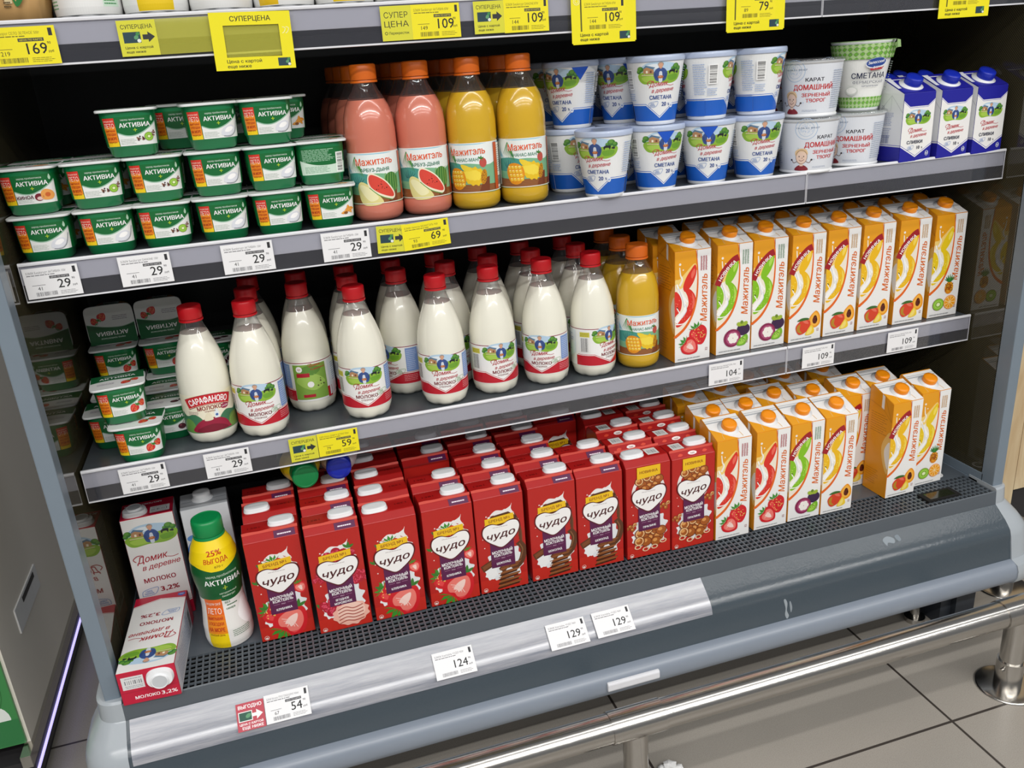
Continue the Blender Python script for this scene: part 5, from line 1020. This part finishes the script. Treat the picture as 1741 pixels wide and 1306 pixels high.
for x, y, z, rz, lb in ((1.418, .040, Z3, -.37, 'white curd tub with red lettering and child drawing, front left at the bottom'), (1.540, .060, Z3, -1.0, 'white curd tub with red lettering under the green checked tub'), (1.424, .046, Z3+HK, -.9, 'white curd tub with red lettering on top, next to the green checked tub'), (1.412, .170, Z3, 0, 'shaded curd tub behind the front left curd tub'), (1.412, .172, Z3+HK, 0, 'shaded curd tub on top behind the upper curd tub')):
    place(KP, 'curd_tub', lb, 'curd', (x, y, z), rz, GK)
place(gingham_proto(), 'checked_tub', 'tall sour cream tub with green checked bands standing on a curd tub', 'sour cream', (1.553, .066, Z3+HK), -.66)
RP = cream_proto(); GR = 'cream cartons'
for i, x in enumerate((1.640, 1.730, 1.817)): place(RP, 'cream_carton', f'small blue and white cream carton with blue cap, {["left", "middle", "right"][i]} one of the front row', 'cream carton', (x, .030, Z3), .03, GR)
for i, (x, y) in enumerate(((1.640, .104), (1.732, .104), (1.640, .178), (1.732, .178))): place(RP, 'cream_carton', f'blue cream carton {"directly" if i < 2 else "two places"} behind the {["left", "middle"][i % 2]} front one', 'cream carton', (x, y, Z3), .03, GR)

# --- milk bottles
MP = bottle_proto('milk_bottle', MILKP, .199, 'milk', 'milkcap', (.0202, .2275, .2505), milk_art(), None, petal=.10)
SA = bottle_proto('milk_bottle', MILKP, .203, 'milk', 'milkcap', (.0202, .2275, .2505), saraf_art(), None, petal=.05)
GM = 'milk bottles on the lower middle shelf'
place(SA, 'milk_bottle', 'milk bottle with a red ribbon label, leftmost beside the yogurt cups', 'milk bottle', (.222, .102, Z2), .09, GM)
cols = [(.314, .086, -.10, 'second', ((.318, .182), (.323, .275))), (.410, .170, -2.36, 'third', ((.415, .265), )), (.506, .084, -.10, 'fourth', ((.506, .178), (.511, .271))), (.600, .176, -1.06, 'fifth', ((.606, .269), )), (.658, .084, -.19, 'sixth', ()), (.764, .096, .09, 'seventh', ((.790, .189), (.794, .282))), (.873, .098, -.54, 'eighth', ((.882, .191), (.888, .284))), (.975, .096, .43, 'ninth', ((.980, .189), (.985, .282)))]
lf = {0: 'label turned slightly left', 1: 'label turned to its meadow side', 2: 'label facing forward', 3: 'set back between its neighbours', 4: 'label facing forward', 5: 'label facing forward', 6: 'label facing forward', 7: 'barcode side beside the mango bottle'}
for c_, (x, y, rz, o_, behind) in enumerate(cols):
    place(MP, 'milk_bottle', f'red capped milk bottle, {o_} from left in front, {lf[c_]}', 'milk bottle', (x, y, Z2), rz, GM)
    for k_, (bx, by) in enumerate(behind): place(MP, 'milk_bottle', f'red capped milk bottle {["directly", "two places"][k_]} behind the {o_} front bottle from left', 'milk bottle', (bx, by, Z2), 0, GM)
for k_, (x, y) in enumerate(((.700, .182), (.699, .275))): place(MP, 'milk_bottle', f'red capped milk bottle in the gap {["just", "further"][k_]} behind the sixth and seventh front bottles', 'milk bottle', (x, y, Z2), 0, GM)

# --- drink cartons
PJ = {(q, n_): juice_proto(q, n_) for q, n_ in (('straw', 0), ('mangosteen', 1), ('papaya', 1), ('tropic', 0))}
JN = {'straw': 'strawberries', 'mangosteen': 'mangosteen and kiwi', 'papaya': 'mango and papaya', 'tropic': 'pineapple and orange'}
seq = [('straw', 0), ('mangosteen', 1), ('mangosteen', 1), ('papaya', 1), ('papaya', 1), ('papaya', 1), ('papaya', 1), ('tropic', 0)]
G8 = 'drink cartons on the lower middle shelf'
for i, (q, x) in enumerate(zip(seq, (1.141, 1.238, 1.323, 1.412, 1.500, 1.590, 1.680, 1.776))):
    for k_ in range(2):
        place(PJ[q], 'drink_carton', f'tall orange drink carton with {JN[q[0]]}, {ORD[i]} from left on the lower middle shelf' if k_ == 0 else f'shaded drink carton behind the {ORD[i]} one from left on the lower middle shelf', 'drink carton', (x+JW/2-(.010 if k_ and i == 0 else 0), (.060+.002*(i % 3))+JD/2+k_*.078, Z2), .0, G8)
sd = [('straw', 0, 1.189, -.036), ('straw', 0, 1.285, -.032), ('mangosteen', 1, 1.371, -.030), ('papaya', 1, 1.454, -.032), ('papaya', 1, 1.628, -.028), ('tropic', 0, 1.722, -.008)]
GD = 'drink cartons on the bottom deck'
db = [(1.198, .046), (1.281, .050), (1.371, .078), (1.456, .054), (1.560, .050), (1.646, .056)]
for i, (q, n_, x, yf) in enumerate(sd):
    place(PJ[(q, n_)], 'drink_carton', f'tall orange drink carton with {JN[q]}, {ORD[i]} from left in the deck front row', 'drink carton', (x+JW/2, yf+JD/2, ZD), 0 if i < 4 else .03, GD)
for i, (x, yf) in enumerate(db):
    q = ('straw', 0) if i < 2 else ('papaya', 1); place(PJ[q], 'drink_carton', f'drink carton in the second deck row, {ORD[i]} from left', 'drink carton', (x+JW/2, yf+JD/2, ZD), 0, GD)
    if i < 5: place(PJ[q], 'drink_carton', f'shaded drink carton in the third deck row, {ORD[i]} from left', 'drink carton', (x+JW/2+.006, yf+JD/2+.120, ZD), 0, GD)

# --- red shake cartons
PS = {q: shake_proto(q) for q in ('straw', 'berry', 'choc', 'nut')}; SN = {'straw': 'strawberries', 'berry': 'berry ice cream', 'choc': 'chocolate', 'nut': 'praline nuts'}
cc = [('straw', .2395, -.016, 3, 0, ()), ('berry', .3465, -.034, 4, 0, ()), ('straw', .4555, -.034, 5, 1, ()), ('straw', .5630, -.032, 2, 0, (2.65, 3.65)), ('choc', .6675, -.030, 5, 0, ()), ('choc', .7755, -.028, 5, 0, ()), ('choc', .8790, -.028, 2, 0, (3.6, )), ('nut', .9850, -.030, 4, 0, ()), ('nut', 1.0880, -.033, 4, 0, (4.0, ))]
GC = 'red milkshake cartons'
for c_, (q, x, yf, n_, flip, extra) in enumerate(cc):
    for k_ in list(range(n_))+list(extra):
        back = flip or (c_ == 0 and k_ == 1) or (c_ == 7 and k_ in (0, 3))
        lb = f'red milkshake carton with {SN[q]}, {ORD[c_]} from left in the front row' if k_ == 0 else (f'red milkshake carton {ORD[k_]} from the front in the {ORD[c_]} file from left' if k_ == int(k_) and k_ not in extra else f'red milkshake carton standing apart {"further" if k_ in (3.65,) else "well"} behind the {ORD[c_]} file from left')
        place(PS[q], 'milkshake_carton', lb, 'milkshake', (x+HW/2+J.uniform(-.0012, .0012)+.002*k_, yf+HD/2+k_*.0765, ZD), (PI if back else 0)+J.uniform(-.012, .012), GC)

# --- left corner of the deck
KB = milk_brick_proto()
place(KB, 'milk_carton', 'white and crimson milk carton standing upright behind the lying one', 'milk carton', (.065, .175, ZD), .03, 'milk cartons in the left corner')
place(KB, 'milk_carton', 'white and crimson milk carton lying on its back with its top to the front', 'milk carton', (.063, .122, ZD+BD/2), rot=(-PI/2, 0, PI-.05), group='milk cartons in the left corner')
place(grey_brick_proto(), 'milk_carton', 'pale grey carton with white cap behind the green capped yogurt bottle', 'milk carton', (.170, .170, ZD), .05)
DP = drink_proto(); _o = place(DP, 'yogurt_bottle', 'waisted green and yellow yogurt bottle with green cap at the left of the deck', 'yogurt bottle', (.183, .029, ZD), .12); _o.scale = (1.07, 1.07, 1.075)
place(DP, 'yogurt_bottle', 'green capped yogurt bottle lying on top of the red cartons', 'yogurt bottle', (.350, .328, ZD+HT+.0505), rot=(PI/2, 0, .08))
mb = MB(); mb.lathe([(.030, 0), (.036, .002), (.0395, .012), (.0395, .15), (.036, .17), (.026, .19), (.022, .20), (.022, .206)], 48); b_ = mb.mesh('kefir_bottle_body', ['white'])
mb = MB(); mb.lathe([(.0235, .2), (.0245, .202), (.0245, .220), (.023, .2235), (.015, .2238)], 64, 0, lambda t, z: 1-.015*(math.cos(32*t) > 0) if .203 < z < .219 else 1); place([('bottle', b_, None, []), ('cap', mb.mesh('kefir_bottle_cap', ['royal']), 'royal blue cap', [])], 'yogurt_bottle', 'white bottle with royal blue cap lying on top of the red cartons', 'yogurt bottle', (.452, .323, ZD+HT+.0495), rot=(PI/2, 0, -.08))

# --- top shelf: only the feet of the goods are in the picture
def tub_bottle(kind):
    prof = [(.036, 0), (.0410, .002), (.0450, .008), (.0462, .016), (.0462, .07), (.043, .10), (.0405, .13), (.043, .16), (.042, .19), (.032, .22), (.022, .235), (.021, .25)]; rf = prof_r(prof); mb = MB(); mb.lathe(prof, 56, 0, lambda t, z: 1-.07*max(0, 1-z/.02)*abs(math.sin(4*t))**6)
    A = Art(); A.rect(-140, 8, 140, 200, '#f0f0ee')
    if kind == 'green': A.lines(-66, 16, -36, 52, 8, '#6fae7c', .4); A.rect(24, 18, 52, 62, '#d8efdc'); A.lines(26, 20, 50, 58, 9, '#4f9a60', .45); A.curve([(-6,30),(0,32),(6,29)], 1.4, '#3f7a4c'); A.blob([(-30,62),(0,52),(30,62),(30,120),(-30,120)], '#3f8a4c')
    elif kind == 'yellow': A.rect(-26, 9, 26, 120, '#f3cf1c'); A.lines(30, 26, 54, 58, 7, '#7fae84', .4); A.txt('БАНАН', 0, 90, 9, '#ffffff', wd=40)
    elif kind == 'prune': A.txt('чернослив', -20, 29, 8, '#43345c', wd=50, bold=.02); A.blob([(-30,72),(0,62),(30,72),(30,120),(-30,120)], '#4a3560')
    else: A.rect(-48, 9, -14, 120, '#f0c41c'); A.txt('злаки', 6, 31, 8, '#b08a3c', wd=32, bold=.02); A.ell(29, 31, 4.4, 3.6, '#b5683a')
    lm = MB(); A.into(lm, S_rev(rf, .046), 0, base=.0004, du=3.5, dv=6)
    cm = MB(); cm.lathe([(.024, .245), (.0245, .247), (.0245, .266), (.022, .27)], 40)
    return [('bottle', mb.mesh('large_yogurt_bottle', ['white']), None, []), ('label', lm.mesh('large_yogurt_label', ['print']), 'shrink sleeve', []), ('cap', cm.mesh('large_yogurt_cap', ['gcap']), 'screw cap', [])]
TP = {q: tub_bottle(q) for q in ('green', 'yellow', 'prune', 'grain')}
tn = {'green': 'white yogurt bottle with green print', 'yellow': 'white yogurt bottle with yellow band', 'prune': 'white yogurt bottle with purple lettering', 'grain': 'white and yellow yogurt bottle'}
for i, q in enumerate(('green', 'yellow', 'prune', 'grain', 'yellow', 'prune', 'grain', 'grain', 'yellow', 'prune', 'yellow')):
    place(TP[q], 'yogurt_bottle', f'{tn[q]} on the top shelf, {ORD[i] if i < 10 else "last"} bottle from the brown bag', 'yogurt bottle', (.175+i*.0943, .053, ZT), .05, 'yogurt bottles on the top shelf')
mb = MB(); rings = []
for zz, a, b in ((0, .052, .030), (.004, .060, .038), (.03, .062, .042), (.08, .058, .042), (.13, .052, .034), (.17, .056, .012), (.20, .058, .003)):
    rings.append([(x*(1+.03*math.sin(9*i_+zz*90)), y*(1+.06*math.sin(5*i_*.4+zz*140)), zz) for i_, (x, y) in enumerate(sup(a, b, 4, 40))])
mb.loft(rings); kb = mb.mesh('kraft_bag', ['kraft']); A = Art(); A.blob([(34,22),(44,30),(46,44),(36,52),(30,40)], '#2f7a3a'); A.rect(20, 26, 30, 74, '#d8c49a'); A.lines(18, 20, 30, 60, 8, '#5a4a2c', .4)
mb = MB(); A.into(mb, lambda u, v, o: (u, -.0425-o-.0005*abs(math.sin(u*80)), v)); place([('bag', kb, None, []), ('printed_panel', mb.mesh('kraft_bag_print', ['print']), 'printed panel with green leaf', [])], 'paper_bag', 'brown paper bag with a green leaf at the left end of the top shelf', 'bag', (.062, .048, ZT), -.15)

# small white ring left on the deck
A = Art(); A.ell(0, 0, 15, 15, '#eeeeee'); A.ell(0, 0, 9.5, 9.5, '#4a5058'); A.ell(0, 2, 6, 4.6, '#8a8f94')
mb = MB(); mb.lathe([(.0152, 0), (.0152, .0006)], 32); A.into(mb, S_top(.0006), 1, base=.0001); tag(obj('ring_sticker', mb.mesh('ring_sticker', ['paperw', 'print']), None, (1.815, .018, ZD)), 'small round white ring sticker on the deck beside the last drink carton', 'sticker')

# ================================================================ PRICE TAGS
WY = '#f2e418'; WT = '#f0f0f2'; NM = 'БЗМЖ Биойогурт АКТИВИА 150г'
def tagw(x0, x1, y, z0, z1, price, old, title, bg, label, rz=0, ry=0, group='white price tags', rx=0):
    W_, H_ = (x1-x0)*1000, (z1-z0)*1000; return plate('price_tag', label, W_, H_, tag_art(W_, H_, bg, price, old, title), ((x0+x1)/2, y, (z0+z1)/2), rx, rz, group, ry)
y3 = -.0042
tagw(.006, .084, y3, .9475, .9950, '29', '41', NM, WT, 'white price tag reading 29 at the left end of the upper middle shelf')
tagw(.142, .219, y3, .9485, .9960, '29', '41', 'БЗМЖ Биойогурт DANONE 150г', WT, 'white price tag reading 29, second from left on the upper middle shelf')
tagw(.297, .378, y3, .9475, .9955, '29', '41', NM, WT, 'white price tag reading 29, third from left on the upper middle shelf')
tagw(.457, .537, y3, .9475, .9955, '29', '41', NM, WT, 'white price tag reading 29 beside the yellow tags')
plate('promo_card', 'yellow promotion card with an arrow on the upper middle shelf', 50, 46, super_art(50, 46), (.574, y3, .9730), 0, 0, 'yellow promotion cards', .03)
plate('price_tag', 'yellow price tag reading 69 on the upper middle shelf', 82, 45, tag_art(82, 45, WY, '69', '93', 'БЗМЖ Напиток МАЖИТЭЛЬ 950г'), (.634, y3-.0012, .9738), 0, 0, 'yellow price tags', -.05)
y2 = y3+.0355; dz = Z2-Z3
tagw(.060, .137, y2, .948+dz, .9955+dz, '29', '41', NM, WT, 'white price tag reading 29 below the yogurt cups on the lower middle shelf')
tagw(.201, .279, y2, .948+dz, .9955+dz, '29', '41', NM, WT, 'white price tag reading 29 below the ribbon milk bottle')
plate('promo_card', 'yellow promotion card with an arrow on the lower middle shelf', 50, 46, super_art(50, 46), (.374, y2, .9725+dz), 0, 0, 'yellow promotion cards')
plate('price_tag', 'yellow price tag reading 59 below the milk bottles', 74, 46, tag_art(74, 46, WY, '59', '79', 'БЗМЖ Молоко ДОМИК В ДЕРЕВНЕ 930мл'), (.437, y2-.0008, .9735+dz), 0, 0, 'yellow price tags')
tagw(1.205, 1.286, y2, .948+dz, .995+dz, '104', None, 'БЗМЖ Напиток МАЖИТЭЛЬ 950г', WT, 'white price tag reading 104 below the drink cartons')
tagw(1.430, 1.510, y2, .948+dz, .995+dz, '109', None, 'БЗМЖ Напиток МАЖИТЭЛЬ 950г', WT, 'white price tag reading 109, nearer the middle of the lower middle shelf')
tagw(1.648, 1.728, y2, .948+dz, .995+dz, '109', None, 'БЗМЖ Напиток МАЖИТЭЛЬ 950г', WT, 'white price tag reading 109 at the right end of the lower middle shelf')
yt = -.0222; zc = ZT-.0295
plate('price_tag', 'yellow price tag reading 169 at the left end of the top shelf', 92, 50, tag_art(92, 50, WY, '169', '219', 'БЗМЖ Творог СЕЛО ЗЕЛЕНОЕ 500г'), (.088, yt, zc-.001), 0, 0, 'yellow price tags')
plate('promo_card', 'yellow promotion card with an arrow beside the empty yellow sleeve', 52, 48, super_art(52, 48), (.241, yt, zc+.001), 0, 0, 'yellow promotion cards')
mb = MB(); mb.box(-.041, -.0006, -.024, .041, 0, .024); tag(obj('empty_sleeve', mb.mesh('empty_sleeve', ['tyel']), None, (.307, yt+.0002, zc+.001)), 'empty see through yellow sleeve on the top shelf', 'price tag')
plate('promo_card', 'yellow promotion card with two lines of large letters', 48, 50, super_art(48, 50, True), (.618, yt, zc+.001), 0, 0, 'yellow promotion cards')
plate('price_tag', 'yellow price tag reading 109 beside the large lettered card', 78, 50, tag_art(78, 50, WY, '109', '149', 'БЗМЖ Биойогурт АКТИВИА 870г'), (.681, yt-.0004, zc+.001), 0, 0, 'yellow price tags')
plate('promo_card', 'yellow promotion card with an arrow in the middle of the top shelf', 50, 48, super_art(50, 48), (.768, yt, zc+.002), 0, 0, 'yellow promotion cards')
plate('price_tag', 'yellow price tag reading 109 next to the middle arrow card', 76, 50, tag_art(76, 50, WY, '109', '144', 'БЗМЖ Биойогурт DANONE 870г'), (.831, yt-.0004, zc+.002), 0, 0, 'yellow price tags')
def frame_art(price, old, title, head='СУПЕРЦЕНА'):
    A = Art(); A.rect(-58, -40, 58, 40, '#f0e40c')
    if price:
        A.push(0, 2); A.it += [([[A.p(q) for q in t] for t in T], c) for T, c in tag_art(78, 50, WY, price, old, title).it]; A.pop(); A.rect(-42, -22, -39.5, 27, '#5c5a1a'); A.ring(-48, 24, 6, 1.2, '#f8f2a0'); A.ring(-48, 24, 3.4, 1, '#f8f2a0')
    A.txt('Цена с картой', -18, -27.5, 4.6, '#26261a', wd=50, bold=.02); A.txt('еще ниже', -26, -34.5, 4.6, '#26261a', wd=34, bold=.02); card_icon(A, 37, -30.5, 1.35); A.txt(head, 0, 33, 7, '#26261a', wd=56, bold=.02)
    return A
def empty_art():
    A = Art(); A.rect(-58, -40, -40, 40, '#f0e40c'); A.rect(40, -40, 58, 40, '#f0e40c'); A.rect(-40, 22, 40, 40, '#f0e40c'); A.rect(-40, -40, 40, -22, '#f0e40c')
    A.txt('СУПЕРЦЕНА', 0, 31, 7, '#26261a', wd=58, bold=.02); A.txt('Цена с картой', -16, -27.5, 4.6, '#26261a', wd=50, bold=.02); A.txt('еще ниже', -24, -34.5, 4.6, '#26261a', wd=34, bold=.02); card_icon(A, 42, -30.5, 1.3)
    for i in range(2): A.curve([(45+i*5,18),(49+i*5,16),(47+i*5,11),(44+i*5,9)], 1, '#f8f4b0')
    return A
plate('price_sign', 'large empty yellow price frame with a window on the top shelf', 116, 80, empty_art(), (.399, yt-.004, zc-.012), 0, 0, 'large yellow price frames', .02, (-40, -22, 40, 22))
mb = MB(); mb.box(-.040, -.0004, -.022, .040, 0, .022); tag(obj('frame_window', mb.mesh('frame_window', ['tyel']), None, (.399, yt-.0022, zc-.012)), 'clear yellow window sheet inside the large empty frame', 'price tag')
plate('price_sign', 'large yellow price frame reading 109 above the sour cream tubs', 112, 84, frame_art('109', '144', 'БЗМЖ Биойогурт АКТИВИА 870г'), (.965, yt-.004, zc-.006), 0, 0, 'large yellow price frames')
plate('price_sign', 'large yellow price frame reading 79 above the right sour cream tubs', 112, 84, frame_art('79', '89', 'БЗМЖ Биойогурт АКТИВИА 290г'), (1.252, yt-.004, zc-.003), 0, 0, 'large yellow price frames')
plate('price_sign', 'large yellow price frame above the cream cartons at the right', 116, 84, frame_art('79', '89', 'БЗМЖ Биойогурт АКТИВИА 290г'), (1.700, yt-.004, zc-.003), 0, 0, 'large yellow price frames')
# on the sloping front panel
rx = -math.radians(50); yc, zc2 = -.1345, .1908
def slope(name, label, W_, H_, art, x, dn=0, rz=0, group='white price tags on the front panel'):
    o = plate(name, label, W_, H_, art, (0, 0, 0), group=group); o.matrix_world = Matrix.Translation((x, yc-.643*.0048-.766*dn, zc2+.766*.0048-.643*dn)) @ Matrix.Rotation(rx, 4, 'X') @ Matrix.Rotation(rz, 4, 'Y')
def red_art():
    A = Art(); A.rect(-24, -24, 24, 24, '#c04a58'); A.txt('ВЫГОДНО', 0, 17, 6, '#ffffff', wd=40, bold=.03); A.rect(-21, -8, 3, 9, '#f4f4f2'); A.rect(-19.6, -6.6, 1.6, 7.6, '#2c5a4a'); A.ell(-4, 1, 5, 3.4, '#5f9a70', .5); A.rect(3, -2.4, 10, 3.4, '#f4f4f2'); A.poly([(10,-8),(21,.5),(10,9)], '#f4f4f2'); A.txt('ЦЕНА С КАРТОЙ', 0, -12.6, 3.6, '#ffffff', wd=40, bold=.03); A.txt('ЕЩЕ НИЖЕ', 2, -19, 4.8, '#ffffff', wd=36, bold=.03); return A
slope('promo_card', 'red promotion card with a white arrow on the front panel', 48, 48, red_art(), .206, .006)
slope('price_tag', 'white price tag reading 54 beside the red promotion card', 78, 50, tag_art(78, 50, WT, '54', '67', 'БЗМЖ Молоко ПРОСТОКВАШИНО 930мл'), .270, .004)
slope('price_tag', 'white price tag reading 124 on the front panel', 78, 50, tag_art(78, 50, WT, '124', None, 'БЗМЖ Коктейль ЧУДО 950г'), .578, .005)
slope('price_tag', 'white price tag reading 129, left one of the pair on the front panel', 80, 50, tag_art(80, 50, WT, '129', None, 'БЗМЖ Коктейль ЧУДО 960г'), .806, .005)
slope('price_tag', 'white price tag reading 129, right one of the pair on the front panel', 80, 50, tag_art(80, 50, WT, '129', None, 'БЗМЖ Коктейль ЧУДО 960г'), .903, .004)
bpy.context.view_layer.update()
